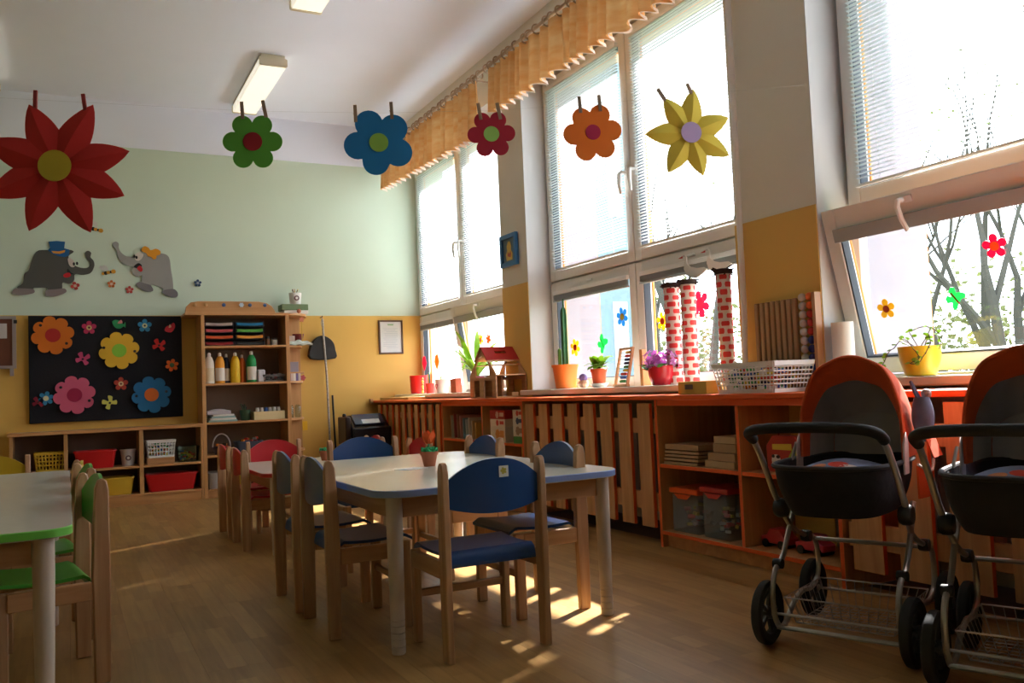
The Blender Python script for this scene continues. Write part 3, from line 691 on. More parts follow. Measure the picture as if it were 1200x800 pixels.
mesh_basket('wire_tray', 'dark wire tray at the right of the paint bottle shelf', .2, .16, .07, C('dk_wire', (.12, .12, .12)), (1.775, YS+.04, 1.0555), nx=10, nz=3, bar=.002)
filler('red and grey odds and ends in the dark wire tray', (1.775, YS+.04, 1.0585), .15, .11, .07, 26, [PAL[0], M_grey, M_dark], 8, name='craft_supplies')
# shelf below: plates/books stack, plant-like markers, cream tray
for k in range(4):
    thing('exercise_book', MB().box(-.13+.01*k, .13-.012*k, -.1, .1, 0, .016), [C('teal', (.28, .42, .40)), C('c_wht', (.75, .72, .68))][k % 2], ['teal exercise book at the bottom of the stack', 'white exercise book second from the bottom', 'teal exercise book third from the bottom', 'white exercise book near the top of the stack'][k]+' left on the middle shelf', 'book', (1.29, YS+.03, .6955+k*.0175), .03*k, bevel=.003)
thing('wrapped_parcel', MB().plate(lambda a, b: (-.105+.21*a, -.08+.16*b, .03+.02*math.sin(a*PI)*math.sin(b*PI)), 8, 6, (0, 0, -.03)), C('lilac_wrap', (.5, .46, .5)), 'pale lilac soft parcel on top of the exercise books', 'parcel', (1.26, YS+.03, .7675))
t = T('marker_cup', 'dark green cup of scissors and markers on the middle shelf', 'cup', (1.51, YS+.04, .6955))
O('cup', MB().lathe([(.042, 0), (.052, .1), (.046, .1), (.042, .08)], 14), C('dk_green', (.03, .07, .03)), t)
rn = random.Random(2)
for k in range(7): O('marker', MB().tube([(rn.uniform(-.02, .02), rn.uniform(-.02, .02), .02), (rn.uniform(-.05, .05), rn.uniform(-.04, .04), rn.uniform(.13, .165))], .006, 6), [C('dk_green', (.03, .07, .03)), M_black][k % 2], t)
t = T('cream_tray', 'cream plastic tray full of small paint pots', 'tray', (1.72, YS+.03, .6955))
m = MB(); m.box(-.14, .14, -.08, .08, 0, .006); frame = [(-.145, -.138, -.085, .085), (.138, .145, -.085, .085), (-.145, .145, -.088, -.08), (-.145, .145, .08, .088)]
for a, b, c, e in frame: m.box(a, b, c, e, 0, .078)
O('tray', m, C('cream_plastic', (.72, .60, .34)), t, bevel=.002)
for k in range(6):
    thing('paint_pot', MB().lathe([(.018, 0), (.018, .09), (.016, .095), (.016, .108)], 10), C('c_wht', (.75, .72, .68)) if k != 2 else C('c_blu', (.03, .12, .45)), ['white paint pot at the left end of the cream tray', 'white paint pot second in the cream tray', 'blue paint pot in the cream tray', 'white paint pot right of the blue one in the cream tray', 'white paint pot fifth in the cream tray', 'white paint pot at the right end of the cream tray'][k], 'pot', (1.62+k*.04, YS+.02, .7025))
# lower shelves
t = T('handled_basket', 'dark basket with a round white handle on the lower bookcase shelf', 'basket', (1.285, YS+.03, .3905))
O('bowl', MB().lathe([(.06, 0), (.09, .07), (.085, .07), (.055, .01)], 18), C('dk_navy', (.04, .04, .07)), t)
O('hoop', MB().tube([(.08*math.cos(a), 0, .07+.12*math.sin(a)) for a in [PI*i/14 for i in range(15)]], .007, 6), C('hoop_grey', (.55, .52, .50)), t)
filler('small red and orange toys in the hooped basket', (1.285, YS+.03, .405), .1, .08, .08, 24, PAL[:1]+PAL[4:5]+[M_dark], 11)
tub('storage_tub', 'blue-grey tub of toys beside the hooped basket', .24, .2, .11, C('navy_tub', (.05, .07, .13)), (1.53, YS+.04, .3905))
filler('orange and grey toys piled in the blue-grey tub', (1.53, YS+.04, .4), .17, .12, .13, 34, [PAL[4], M_grey, PAL[0], M_dark], 12)
tub('storage_tub', 'grey tub at the bottom of the bookcase', .14, .24, .15, C('grey_tub', (.36, .33, .32)), (1.215, YS+.05, .0805))
tub('storage_tub', 'yellow tub at the bottom of the bookcase', .20, .24, .18, M_yp, (1.40, YS+.05, .0805))
tub('storage_tub', 'dark tub at the bottom right of the bookcase', .22, .24, .15, C('dk_navy', (.04, .04, .07)), (1.66, YS+.05, .0805))
# top things
thing('book', MB().box(-.12, .12, -.09, .09, 0, .035), C('c_wht', (.75, .72, .68)), 'white book at the bottom of the pile on the bookcase', 'book', (2.01, YS+.09, 1.7155), .05, bevel=.003)
thing('book', MB().box(-.135, .125, -.09, .09, 0, .06), C('sage', (.16, .24, .12)), 'thick dark green book on the bookcase top', 'book', (2.01, YS+.09, 1.751), .0, bevel=.004)
t = T('pencil_pot', 'white pot of pencils on the green book', 'pencil pot', (2.025, YS+.07, 1.812))
O('pot', MB().lathe([(.052, 0), (.062, .115), (.057, .115), (.05, .09)], 18), C('c_wht', (.75, .72, .68)), t)
O('emblem', MB().prism(circ(0, .06, .026, 16), -.0625, -.055, 'xz'), C('emblem_brown', (.14, .07, .08)), t)
O('emblem_centre', MB().prism(circ(0, .06, .013, 12), -.0645, -.0627, 'xz'), C('c_wht', (.75, .72, .68)), t)
for k in range(6): O('pencil', MB().tube([(rn.uniform(-.03, .03), rn.uniform(-.03, .03), .02), (rn.uniform(-.055, .055), rn.uniform(-.03, .03), rn.uniform(.13, .16))], .004, 6), [PAL[1], M_beech, M_dark][k % 3], t)
thing('small_ball', MB().sphere((0, 0, .022), .022, 12, 8), C('coral', (.6, .18, .10)), 'small coral ball in front of the green book', 'ball', (2.03, 8.405, 1.7155))
# corner shelf contents
thing('white_box', MB().box(-.045, .045, -.05, .05, 0, .045), C('c_wht', (.75, .72, .68)), 'lower white box on the upper end shelf', 'box', (1.975, YS+.12, 1.4055), bevel=.003)
thing('white_box', MB().box(-.04, .035, -.05, .05, 0, .05), C('c_cr', (.62, .5, .45)), 'upper cream box on the upper end shelf', 'box', (1.975, YS+.12, 1.4515), bevel=.003)
thing('red_cup', MB().lathe([(.035, 0), (.055, .11), (.058, .11), (.058, .12), (.05, .12)], 16), C('maroon', (.16, .015, .02)), 'dark red pot on the upper end shelf', 'pot', (2.065, YS+.16, 1.4055))
thing('cloth_bundle', MB().plate(lambda a, b: (-.12+.24*a, -.05+.1*b, .02+.03*math.sin(a*PI)*math.sin(b*PI)+.006*math.sin(a*17)), 14, 5, (0, 0, -.018)), C('cloth_mint', (.6, .68, .64), .9), 'pale mint cloth lying on the front of the upper end shelf', 'cloth', (2.035, YS+.0, 1.4055))
t = T('paper_flower', 'dark red paper flower on a wooden stick at the end shelf', 'flower', (2.06, YS-.02, 1.43))
O('stick', MB().tube([(0, 0, 0), (0, 0, .21)], .004, 6), M_yp, t); O('bloom', MB().prism(flower_poly(0, .225, .026, 6, .5), -.004, .004, 'xz'), C('coral', (.6, .18, .10)), t)
thing('photo_card', MB().box(-.06, .06, -.006, .006, 0, .1), C('card_grey', (.30, .27, .33)), 'small grey picture card on the end shelf', 'card', (1.985, YS+.10, 1.146), bevel=.001)
for k in range(5): thing('booklet', MB().box(-.011, .011, -.07, .07, 0, .075), [C('violet', (.16, .11, .25)), C('c_cr', (.62, .5, .45)), C('c_wht', (.75, .72, .68)), C('violet', (.16, .11, .25)), C('c_cr', (.62, .5, .45))][k], ['violet booklet at the left of the end shelf row', 'cream booklet second in the end shelf row', 'white booklet in the centre of the end shelf row', 'violet booklet fourth in the end shelf row', 'cream booklet last in the end shelf row'][k], 'book', (1.945+k*.024, YS+.12, 1.0555))
thing('pink_ornament', MB().prism(flower_poly(0, .03, .03, 5, .4), -.006, .006, 'xz'), C('pinkred', (.55, .08, .10)), 'small red-pink flower ornament on the end shelf tip', 'ornament', (2.09, YS+.12, 1.0555))
for k in range(2): thing('glass_jar', MB().lathe([(.028, 0), (.03, .1), (.022, .115), (.024, .125)], 12), glassy('clear_plastic', (.75, .85, .8), .1), ['clear glass jar at the left of the lower end shelf', 'clear glass jar at the right of the lower end shelf'][k], 'jar', (1.965+k*.07, YS+.14, .6955))
thing('yellow_card', MB().box(-.025, .025, -.003, .003, 0, .09), C('yellow_sign', (.85, .5, .02)), 'small yellow card on the lowest visible end shelf', 'card', (2.13, 8.70, .56))

# ================================================================== WINDOW-SIDE LEDGE, CABINETS, RADIATOR COVERS
m = MB(); m.box(0, XW-.02-(XC-.02), -4.3, 4.36, -.026, 0)
ledge = tag(O('ledge', MB().prism([(XC-.022, ZT-.026), (3.205, ZT-.026), (3.205, ZT), (XC-.022, ZT), (XC-.027, ZT-.003), (XC-.027, ZT-.022)][::-1], .4, YB-.006, 'xz'), M_redor, bevel=.001), 'long orange-red ledge running under all the windows', 'ledge')
tag(O('ledge_bracket', MB().box(XC-.06, XC-.028, YB-.05, YB-.006, ZT-.04, ZT+.02), M_casez, bevel=.003), 'small brown block at the back end of the orange-red ledge', 'bracket')
def cab(label, y0, y1, ymid, z0, zsh, plinth=True, bottom=.07, yext=None):
    t = T('window_cabinet', label, 'cabinet', (XC, (y0+y1)/2, 0)); oy = (y0+y1)/2; xb = XW-.03
    def b(n, a, c, za, zb, mt, x0=XC, x1=xb, fr=True):
        m = MB().box(x0-XC, x1-XC, a-oy, c-oy, za, zb, 0, front=1); O(n, m, [mt, M_redor], t, bevel=.001)
    b('side_panel', y0, y0+.022, 0, ZT-.027, M_casez); b('side_panel', y1-.022, y1, 0, ZT-.027, M_casez)
    b('divider', ymid-.011, ymid+.011, bottom+.021, ZT-.06, M_casez)
    b('top_rail', y0+.0225, y1-.0225, ZT-.058, ZT-.027, M_redor, XC+.002)
    b('bottom_board', y0+.0225, y1-.0225, bottom, bottom+.02, M_case)
    for a, c in ((y0+.0225, ymid-.0115), (ymid+.0115, y1-.0225)): b('shelf', a, c, zsh, zsh+.02, M_case, XC+.003)
    O('plinth', MB().box(.035, .055, y0+.023-oy, y1-.023-oy, 0, bottom-.001), M_case, t)
    O('back_panel', MB().box(xb-XC-.006, xb-XC, y0+.023-oy, y1-.023-oy, bottom, ZT-.03), M_back, t)
    return t
cab('open cabinet with books and puzzles under the dollhouse', 5.41, 6.90, 6.09, .09, .475)
cab('open cabinet with flat boxes and toy tubs, left of the doll prams', 2.60, 3.86, 3.205, .07, .432)
def cover(label, y0, y1, n, rails, zb, w_):
    t = T('radiator_cover', label, 'radiator cover', (XC, (y0+y1)/2, 0)); oy = (y0+y1)/2; p = (y1-y0)/n
    for i in range(n):
        y = y0+p*(i+.5)-oy
        m = MB().box(.0, .02, y-w_/2, y+w_/2, zb, ZT-.045, 0, side=1)
        O('slat', m, [M_slatw, M_redor], t, bevel=.001)
    for z, h_ in rails: O('rail', MB().box(.0205, .042, y0-oy+.003, y1-oy-.003, z-h_/2, z+h_/2), M_slatw, t, bevel=.001)
    return t
cover('narrow-slatted radiator cover in the back corner behind the printer', 6.905, 8.66, 10, ((.68, .05), (.25, .09)), .09, .085)
cover('slatted radiator cover between the two open cabinets', 3.87, 5.405, 8, ((.655, .085), (.235, .10)), .095, .118)
cover('slatted radiator cover behind the doll prams', .55, 2.59, 9, ((.655, .085), (.235, .10)), .095, .15)
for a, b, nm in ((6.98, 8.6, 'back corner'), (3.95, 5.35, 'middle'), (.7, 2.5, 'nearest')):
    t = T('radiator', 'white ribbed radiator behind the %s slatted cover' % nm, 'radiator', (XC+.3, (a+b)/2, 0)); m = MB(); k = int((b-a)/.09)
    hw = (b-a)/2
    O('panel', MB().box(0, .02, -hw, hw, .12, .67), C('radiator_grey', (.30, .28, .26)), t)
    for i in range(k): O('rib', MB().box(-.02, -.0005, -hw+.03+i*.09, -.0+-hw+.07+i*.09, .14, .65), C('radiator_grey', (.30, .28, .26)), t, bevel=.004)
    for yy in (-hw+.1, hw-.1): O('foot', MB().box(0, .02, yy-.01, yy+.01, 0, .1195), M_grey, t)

# vertical heating pipe beside the pier
tag(O('heating_pipe', MB().tube([(3.165, 3.455, ZT+.001), (3.165, 3.43, 1.2), (3.165, 3.415, ZC)], .016, 12), M_frame), 'thin white heating pipe running up the pier', 'pipe')
# --- books in cabinet bays
rn = random.Random(21)
bk = [('tall pale green picture book leaning', (.40, .42, .30), .012, .19), ('dark red picture book', (.28, .05, .04), .018, .20), ('brown picture book', (.25, .12, .07), .02, .20), ('dusty pink picture book', (.42, .18, .16), .016, .19),
      ('teal-spined picture book', (.15, .26, .26), .012, .17), ('pale blue slim picture book', (.45, .50, .48), .010, .16), ('cream picture book', (.52, .45, .32), .016, .175), ('tan picture book', (.45, .30, .14), .018, .15), ('ochre picture book', (.50, .28, .06), .02, .135)]
y = 6.84
for k, (nm, c, th, h_) in enumerate(bk):
    y -= th+.045
    o = thing('picture_book', MB().box(-.07, .12, -th/2, th/2, 0, h_), C('bk%d' % k, c, .6), nm+' in the left bay under the dollhouse', 'book', (XC+.11, y, .4965), bevel=.002)
    o.rotation_euler = (R(-4 if k < 4 else -2), 0, R(-6))
def box_stack(y, specs, w_, x=XC+.12):
    z = .4955
    for nm, c, h_, c2 in specs:
        t = T('game_box', nm, 'box', (x, y, z))
        O('box', MB().box(-.1, .12, -w_/2, w_/2, 0, h_), C('gb_'+nm[:12], c, .5), t, bevel=.002)
        if c2:
            O('printed_panel', MB().prism(flower_poly(-.0, h_*.5, min(h_*.42, .04), 7, .75), -.1016, -.1003, 'yz'), C('gb2_'+nm[:12], c2, .5), t)
            O('title_band', MB().box(-.1014, -.1003, -w_*.42, -w_*.16, h_*.3, h_*.75), C('gb2_'+nm[:12], c2, .5), t)
        z += h_+.001
box_stack(5.86, [('large white puzzle box at the bottom of the left pile under the dollhouse', (.66, .58, .48), .115, (.62, .25, .06)), ('cream puzzle box with a red title, middle of the left pile', (.68, .56, .44), .055, (.55, .04, .03)), ('dark red puzzle box on top of the left pile', (.40, .025, .02), .065, (.65, .50, .42))], .25)
box_stack(5.53, [('green game box at the bottom of the right pile under the dollhouse', (.04, .25, .06), .05, None), ('pale puzzle box with brown picture, second in the right pile', (.60, .56, .48), .08, (.30, .20, .14)), ('white and navy puzzle box, third in the right pile', (.60, .58, .52), .06, (.03, .06, .16)), ('cream puzzle box with red lettering on top of the right pile', (.64, .56, .44), .05, (.5, .08, .04))], .15)
# flat boxes / tubs in near cabinet
M_card = C('cardboard', (.42, .28, .15), .7)
for k in range(4):
    thing('flat_board', MB().box(-.06, .16, -.145, .145, 0, .013), M_card, ['bottom board of the stack of thin beige boards', 'second board from the bottom of the beige stack', 'third board of the beige stack', 'top thin board of the beige stack'][k]+' in the cabinet', 'board', (XC+.09+.004*k, 3.70, .4525+k*.019), .015*(k % 2), bevel=.001)
thing('flat_box', MB().box(-.06, .14, -.14, .14, 0, .03), M_card, 'beige flat box lying on the thin boards', 'box', (XC+.10, 3.695, .529), bevel=.002)
thing('flat_box', MB().box(-.06, .16, -.11, .11, 0, .035), C('cardb2', (.50, .36, .20), .7), 'right-hand bottom beige box beside the thin boards', 'box', (XC+.09, 3.385, .4525), bevel=.002)
thing('flat_box', MB().box(-.06, .16, -.10, .10, 0, .04), M_card, 'right-hand middle beige box', 'box', (XC+.10, 3.38, .4885), bevel=.002)
thing('flat_box', MB().box(-.05, .14, -.085, .085, 0, .045), C('cardb3', (.38, .24, .12), .7), 'right-hand upper brown box', 'box', (XC+.10, 3.365, .5295), bevel=.002)
thing('flat_box', MB().box(-.05, .14, -.08, .08, 0, .035), C('cardb2', (.50, .36, .20), .7), 'right-hand topmost pale box', 'box', (XC+.10, 3.36, .5755), bevel=.002)
M_clear = mat('tub_frost', (.30, .36, .40), .3); _t = M_clear.node_tree; _ms = _n(_t, 'ShaderNodeMixShader'); _ms.inputs[0].default_value = .38
_t.links.new(_n(_t, 'ShaderNodeBsdfTransparent').outputs[0], _ms.inputs[1]); _t.links.new(_t.nodes['Principled BSDF'].outputs[0], _ms.inputs[2]); _t.links.new(_ms.outputs[0], _t.nodes['Material Output'].inputs['Surface'])
def lidtub(y, w_, h_, lid, label):
    t = T('lidded_tub', label, 'box', (XC+.14, y, .0905)); tub_ = MB()
    o = tub_; hw = w_/2
    for a in (0, 1): pass
    O('tub', MB().box(-.1, .1, -hw*.9, hw*.9, 0, h_-.03), M_clear, t, bevel=.008, seg=2)
    O('lid', MB().box(-.11, .11, -hw, hw, h_-.029, h_), lid, t, bevel=.006, seg=2)
    O('lid_clip', MB().prism([(-hw*.6, h_-.03), (hw*.6, h_-.03), (hw*.3, h_-.055), (-hw*.3, h_-.055)], -.114, -.1105, 'yz'), lid, t)
    f = filler('toys visible through the %s' % label, (XC+.14, y, .1), .13, w_*.6, h_*.55, 22, [PAL[1], PAL[5], PAL[0], M_grey, C('doll_skin', (.6, .35, .2))], int(y*10), 'loose_toys')
lidtub(3.69, .235, .235, C('lid_orange', (.75, .10, .01), .35), 'small clear tub with an orange lid'); lidtub(3.445, .215, .26, C('lid_red', (.45, .02, .015), .35), 'clear tub with a red lid')
t = T('toy_bag', 'red carton with a cow and a green field behind the pram handle', 'box', (XC+.10, 2.99, .4535))
O('carton', MB().prism([(-.11, 0), (.11, 0), (.115, .12), (.07, .17), (-.07, .17), (-.115, .12)], -.02, .05, 'yz'), C('carton_red', (.42, .035, .02)), t, bevel=.003)
O('cow_head', MB().prism(circ(.05, .055, .028, 14), -.0225, -.0203, 'yz'), C('c_wht', (.75, .72, .68)), t); O('cow_patch', MB().prism(circ(.035, .072, .012, 10, .7), -.024, -.0227, 'yz'), M_black, t)
O('cow_patch', MB().prism(circ(.066, .074, .010, 10, .8), -.024, -.0227, 'yz'), M_black, t)
O('green_field', MB().prism([(-.09, .01), (.01, .01), (-.02, .06), (-.07, .13), (-.09, .13)], -.0225, -.0203, 'yz'), C('fieldgreen', (.30, .38, .04)), t)
O('yellow_title', MB().prism([(-.05, .105), (.07, .105), (.07, .13), (-.05, .135)], -.0225, -.0203, 'yz'), C('c_yel', (.7, .5, .05)), t)
O('handle', MB().tube([(.02, .07*math.cos(a), .16+.05*math.sin(a)) for a in [PI*i/10 for i in range(11)]], .004, 6), C('carton_red', (.42, .035, .02)), t)
for k, (yy, c, nm) in enumerate(((3.10, (.45, .03, .03), 'red'), (2.88, (.5, .04, .08), 'crimson'))):
    t = T('toy_car', '%s toy car on the bottom shelf %s' % (nm, 'left of the pram strut' if k == 0 else 'under the pram'), 'toy car', (XC+.13, yy, .0905))
    O('car_body', MB().prism([(-.08, .02), (.08, .02), (.085, .05), (.045, .06), (.025, .09), (-.035, .09), (-.06, .06), (-.085, .05)], -.04, .04, 'yz'), C('car_'+nm, c, .35), t, bevel=.004)
    for a in (-.05, .05): O('wheel', MB().lathe([(.02, -.046), (.02, .046)], 14, X=Matrix.Translation((0, a, .02)) @ Matrix.Rotation(R(90), 4, 'Y')), M_black, t)

# ================================================================== DOLLHOUSE
t = T('dollhouse', 'wooden dollhouse with a red roof panel on the ledge', 'dollhouse', (2.93, 6.17, ZT))
hw, hl, e, a_ = .24, .27, .175, .395
def gable(x): 
    m = MB()
    # wall with door + arched window built from pieces around openings
    m.prism([(-hw, 0), (-.17, 0), (-.17, .14), (-.02, .14), (-.02, .15), (-hw, .15)], x, x+.009, 'yz'); m.prism([(-.02, 0), (-.0, 0), (.0, .15), (-.02, .15)], x, x+.009, 'yz')
    m.prism([(.0, 0), (.06, 0), (.06, .14), (.0, .14)], x, x+.0085, 'yz'); m.prism([(.16, 0), (hw, 0), (hw, .15), (.0, .15), (.0, .14), (.16, .14)], x, x+.009, 'yz')
    m.prism([(-hw, .15), (hw, .15), (hw, e), (.20, e+.045), (.13, .165), (-.13, .165), (-.20, e+.045), (-hw, e)], x, x+.009, 'yz')
    m.prism([(-.20, e+.045), (-.13, .165), (-.12, .26), (-.06, .32), (0, .335), (0, a_)], x, x+.009, 'yz'); m.prism([(.20, e+.045), (0, a_), (0, .335), (.06, .32), (.12, .26), (.13, .165)], x, x+.009, 'yz')
    return m
O('front_gable', gable(0), M_beechy, t, smooth=0)
O('rear_gable', gable(hl-.009), M_beechy, t, smooth=0)
O('floor_board', MB().box(.0095, hl-.0095, -hw+.002, hw-.002, 0, .010), M_case, t); O('upper_floor', MB().box(.0095, hl-.0095, -hw+.002, hw-.002, .172, .181), M_case, t)
O('attic_shelf', MB().box(.0095, hl-.0095, -.15, .15, .255, .262), M_case, t)
O('back_wall', MB().box(.0095, hl-.0095, hw-.010, hw-.002, .0105, .17), M_beechy, t)
def slope(z0, z1, y0, y1, s_=-1):
    return MB().prism([(s_*y0, z0), (s_*y1, z1), (s_*(y1)+0, z1+.012), (s_*(y0+.012), z0+.006)], -.012, hl+.012, 'yz')
m = MB(); P0, P1 = (-.003, a_+.004), (-.115, .292)
for (x0, x1) in ((-.012, .09), (.19, hl+.012)): m.prism([P0, P1, (P1[0]-.007, P1[1]+.006), (P0[0]-.003, P0[1]+.008)], x0, x1, 'yz')
q = lambda f: (P0[0]+(P1[0]-P0[0])*f, P0[1]+(P1[1]-P0[1])*f)
for f0, f1 in ((0, .3), (.5, 1)):
    a0, a1 = q(f0), q(f1); m.prism([a0, a1, (a1[0]-.007, a1[1]+.006), (a0[0]-.007, a0[1]+.006)], .09, .19, 'yz')
O('red_roof_panel', m, C('roof_red', (.42, .02, .02), .4), t, smooth=0)
O('roof_edge', MB().box(-.012, hl+.012, -.128, -.116, .283, .297), M_case, t)
O('rear_roof', MB().prism([(.001, a_+.002), (.115, .292), (.121, .299), (.003, a_+.012)], -.012, hl+.012, 'yz'), M_beechy, t)
O('partition', MB().box(.12, .128, -.10, hw-.012, .0105, .171), M_beechy, t)
m = MB()
for k in range(7): m.box(.14+k*.014, .152+k*.014, .05, .10, .185+k*.012, .190+k*.012)
O('stair', m, M_case, t)['kind'] = 'stuff'
thing('toy_bed', MB().box(-.03, .03, -.05, .05, 0, .03), M_case, 'tiny wooden bed inside the dollhouse ground floor', 'toy bed', (3.12, 6.03, ZT+.0105), bevel=.004)

# ================================================================== LEDGE AND SILL THINGS
ZS = .8775
thing('box_game', MB().box(-.09, .09, -.42, .42, 0, .026), C('box_yel', (.60, .45, .16)), 'long flat yellow and grey box at the back end of the ledge', 'box', (2.99, 8.20, ZT+.0005), bevel=.002)
thing('red_pot', MB().lathe([(.075, 0), (.086, .01), (.095, .19), (.089, .19), (.085, .16)], 24), C('bright_red', (.70, .015, .015), .3), 'large bright red pot in the corner of the back window', 'pot', (3.27, 8.44, ZS))
t = T('bead_figure', 'toy figure of coloured beads beside the red pot', 'toy', (3.17, 8.08, ZS))
for k in range(6): O('bead', MB().sphere((0, 0, .018+k*.026), .014, 8, 6), PAL[(k*3+1) % 6], t)
t = T('coloured_pen_cup', 'red and blue cup of pens on the far sill', 'cup', (3.19, 7.93, ZS))
O('cup', MB().lathe([(.04, 0), (.045, .1), (.04, .1)], 14), PAL[0], t)
for k in range(5): O('pen', MB().tube([(0, (k-2)*.012, .03), (.0, (k-2)*.026, .19+.02*(k % 2))], .005, 6), PAL[k], t)
t = T('white_planter', 'white pot with a painted heart on the far sill', 'pot', (3.19, 7.62, ZS))
O('pot', MB().lathe([(.050, 0), (.056, .01), (.068, .13), (.063, .13), (.06, .10)], 24), C('c_wht', (.75, .72, .68)), t); O('soil', MB().lathe([(.01, .112), (.061, .112)], 20), M_soil, t)
O('heart', MB().tube([(-.066, -.015+.03*math.sin(a)**3, .07+.02*math.cos(a)-.008*math.cos(2*a)) for a in [2*PI*i/16 for i in range(16)]], .004, 6, closed=True), C('pinkred', (.55, .08, .10)), t)
O('sprout', MB().tube([(0, .02, .11), (0, .03, .15), (.01, .01, .165)], [.004, .005, .002], 6), C('leaf_green', (.10, .30, .04)), t)
def leafplant(name, label, loc, pot_prof, pot_c, leaves, lc, parts='leaf', soil=None):
    t = T(name, label, 'plant', loc)
    O('pot', MB().lathe(pot_prof, 24), pot_c, t)
    zt = pot_prof[-1][1]; O('soil', MB().lathe([(.004, zt), (pot_prof[-1][0]*.99, zt)], 16), M_soil, t)
    for (az, L, w_, up, droop) in leaves:
        dx, dy = math.cos(az), math.sin(az)
        def lf(a, b):
            h_ = L*(up*a-droop*a*a); rr_ = L*(a*.75); ww = w_*math.sin(PI*min(1, .06+a*.94))**.8*(2*b-1)*.5
            return (dx*rr_-dy*ww, dy*rr_+dx*ww, zt+h_-.35*abs(ww)*0)
        O(parts, MB().plate(lf, 9, 2, (0, 0, .0012)), lc, t, smooth=60)
    return t
M_leafg = mat('bright_leaf', (.30, .50, .06), .5, .25, 30, trans=.45); M_leafd = mat('dark_leaf', (.05, .22, .03), .5, .2, 30, trans=.3)
rn = random.Random(9)
leafplant('leafy_plant', 'tall bright green strappy plant in a pink pot behind the dollhouse', (3.24, 6.93, ZS), [(.045, 0), (.062, .14), (.066, .14), (.058, .12)], C('pink_pot', (.70, .10, .32)), [(rn.uniform(0, 2*PI), rn.uniform(.26, .52), rn.uniform(.03, .055), rn.uniform(1.1, 1.6), rn.uniform(.5, 1.1)) for _ in range(34)], M_leafg)
thing('gift_bag', MB().prism([(-.06, 0), (.06, 0), (.07, .12), (-.05, .13)], -.03, .03, 'yz'), C('coral', (.6, .18, .10)), 'red patterned packet left of the pink plant pot', 'bag', (3.14, 7.17, ZS))
# orange pot with cactus
t = T('cactus_pot', 'orange pot with a tall thin cactus at the middle window', 'plant', (3.25, 5.42, ZS))
O('pot', MB().lathe([(.068, 0), (.074, .004), (.093, .155), (.099, .155), (.101, .175), (.094, .175), (.089, .14)], 28), mat('orange_pot', (.85, .20, .03), .5, .05, 10), t); O('soil', MB().lathe([(.004, .15), (.089, .15)], 20), M_soil, t)
def cact(h_, r_, n=5):
    m = MB(); k = 14; N = 20; o = 0
    for i in range(k+1):
        z = h_*i/k; r1 = r_*(math.sqrt(max(.0, 1-max(0, (i/k-.85)/.15)**2))*.98+.02)
        for j in range(N): a = 2*PI*j/N; q = r1*(1+.22*math.cos(n*a)); m.v.append((q*math.cos(a), q*math.sin(a), z))
    for i in range(k):
        for j in range(N): m.face((i*N+j, i*N+(j+1) % N, (i+1)*N+(j+1) % N, (i+1)*N+j))
    return m
O('cactus_stem', cact(.46, .021), C('cactus_green', (.025, .13, .04)), t, (0, -.01, .15)); O('cactus_shoot', cact(.15, .012), C('cactus_light', (.10, .30, .05)), t, (-.03, .02, .15)); O('cactus_spike', cact(.06, .006), C('cactus_green', (.025, .13, .04)), t, (0, -.01, .60))
t = T('shell_ornament', 'small purple and peach ornament between the orange pots', 'ornament', (3.20, 5.10, ZS))
O('lower', MB().sphere((0, 0, .03), .038, 10, 8, sc=(1, 1.1, .8)), C('peach', (.62, .38, .26)), t); O('upper', MB().sphere((0, .0, .07), .03, 10, 8), C('purple', (.16, .10, .28)), t)
leafplant('small_plant', 'small terracotta pot with light green leaves on a pale saucer', (3.22, 4.93, ZS+.022), [(.043, 0), (.052, .085), (.057, .085), (.058, .105), (.050, .105)], mat('terracotta2', (.55, .09, .03), .6, .08, 20), [(rn.uniform(0, 2*PI), rn.uniform(.09, .17), rn.uniform(.045, .07), rn.uniform(.5, 1.3), rn.uniform(.3, .8)) for _ in range(22)], M_leafg)
thing('saucer', MB().lathe([(.04, 0), (.066, .028), (.062, .028), (.045, .020), (.01, .020)], 24), C('saucer_grey', (.58, .60, .58)), 'pale grey saucer under the small terracotta pot', 'saucer', (3.22, 4.93, ZS))
# abacus
def abacus_small():
    t = T('small_abacus', 'small wooden abacus with coloured beads leaning on the middle sill', 'abacus', (3.17, 4.60, ZS), rot=(0, R(12), R(-12)))
    for y in (-.10, .10): O('side_post', MB().box(-.008, .008, y-.008, y+.008, 0, .255), M_slatw, t)
    O('base_bar', MB().box(-.009, .009, -.12, .12, 0, .014), M_slatw, t); O('top_bar', MB().box(-.007, .007, -.092, .092, .241, .255), M_slatw, t)
    for k in range(9):
        z = .035+k*.0235; O('rod', MB().tube([(0, -.092, z), (0, .092, z)], .0015, 5), M_wire, t)
        for j in range(5): O('bead', MB().lathe([(.004, -.008), (.0095, -.004), (.0095, .004), (.004, .008)], 8, X=Matrix.Translation((0, -.082+j*.0168+(.03 if k < 3 else 0), z)) @ Matrix.Rotation(R(90), 4, 'X')), [PAL[3], PAL[2], PAL[0], PAL[1], PAL[3], C('navy2', (.01, .02, .12)), C('navy2', (.01, .02, .12)), PAL[0], PAL[1]][k], t)
abacus_small()
thing('wooden_wedge', MB().prism([(0, 0), (.11, 0), (.03, .23), (0, .23)], -.015, .015, 'xz'), C('ply_orange', (.62, .30, .10)), 'pale orange plywood stand behind the small abacus', 'stand', (3.22, 4.44, ZS), R(0))
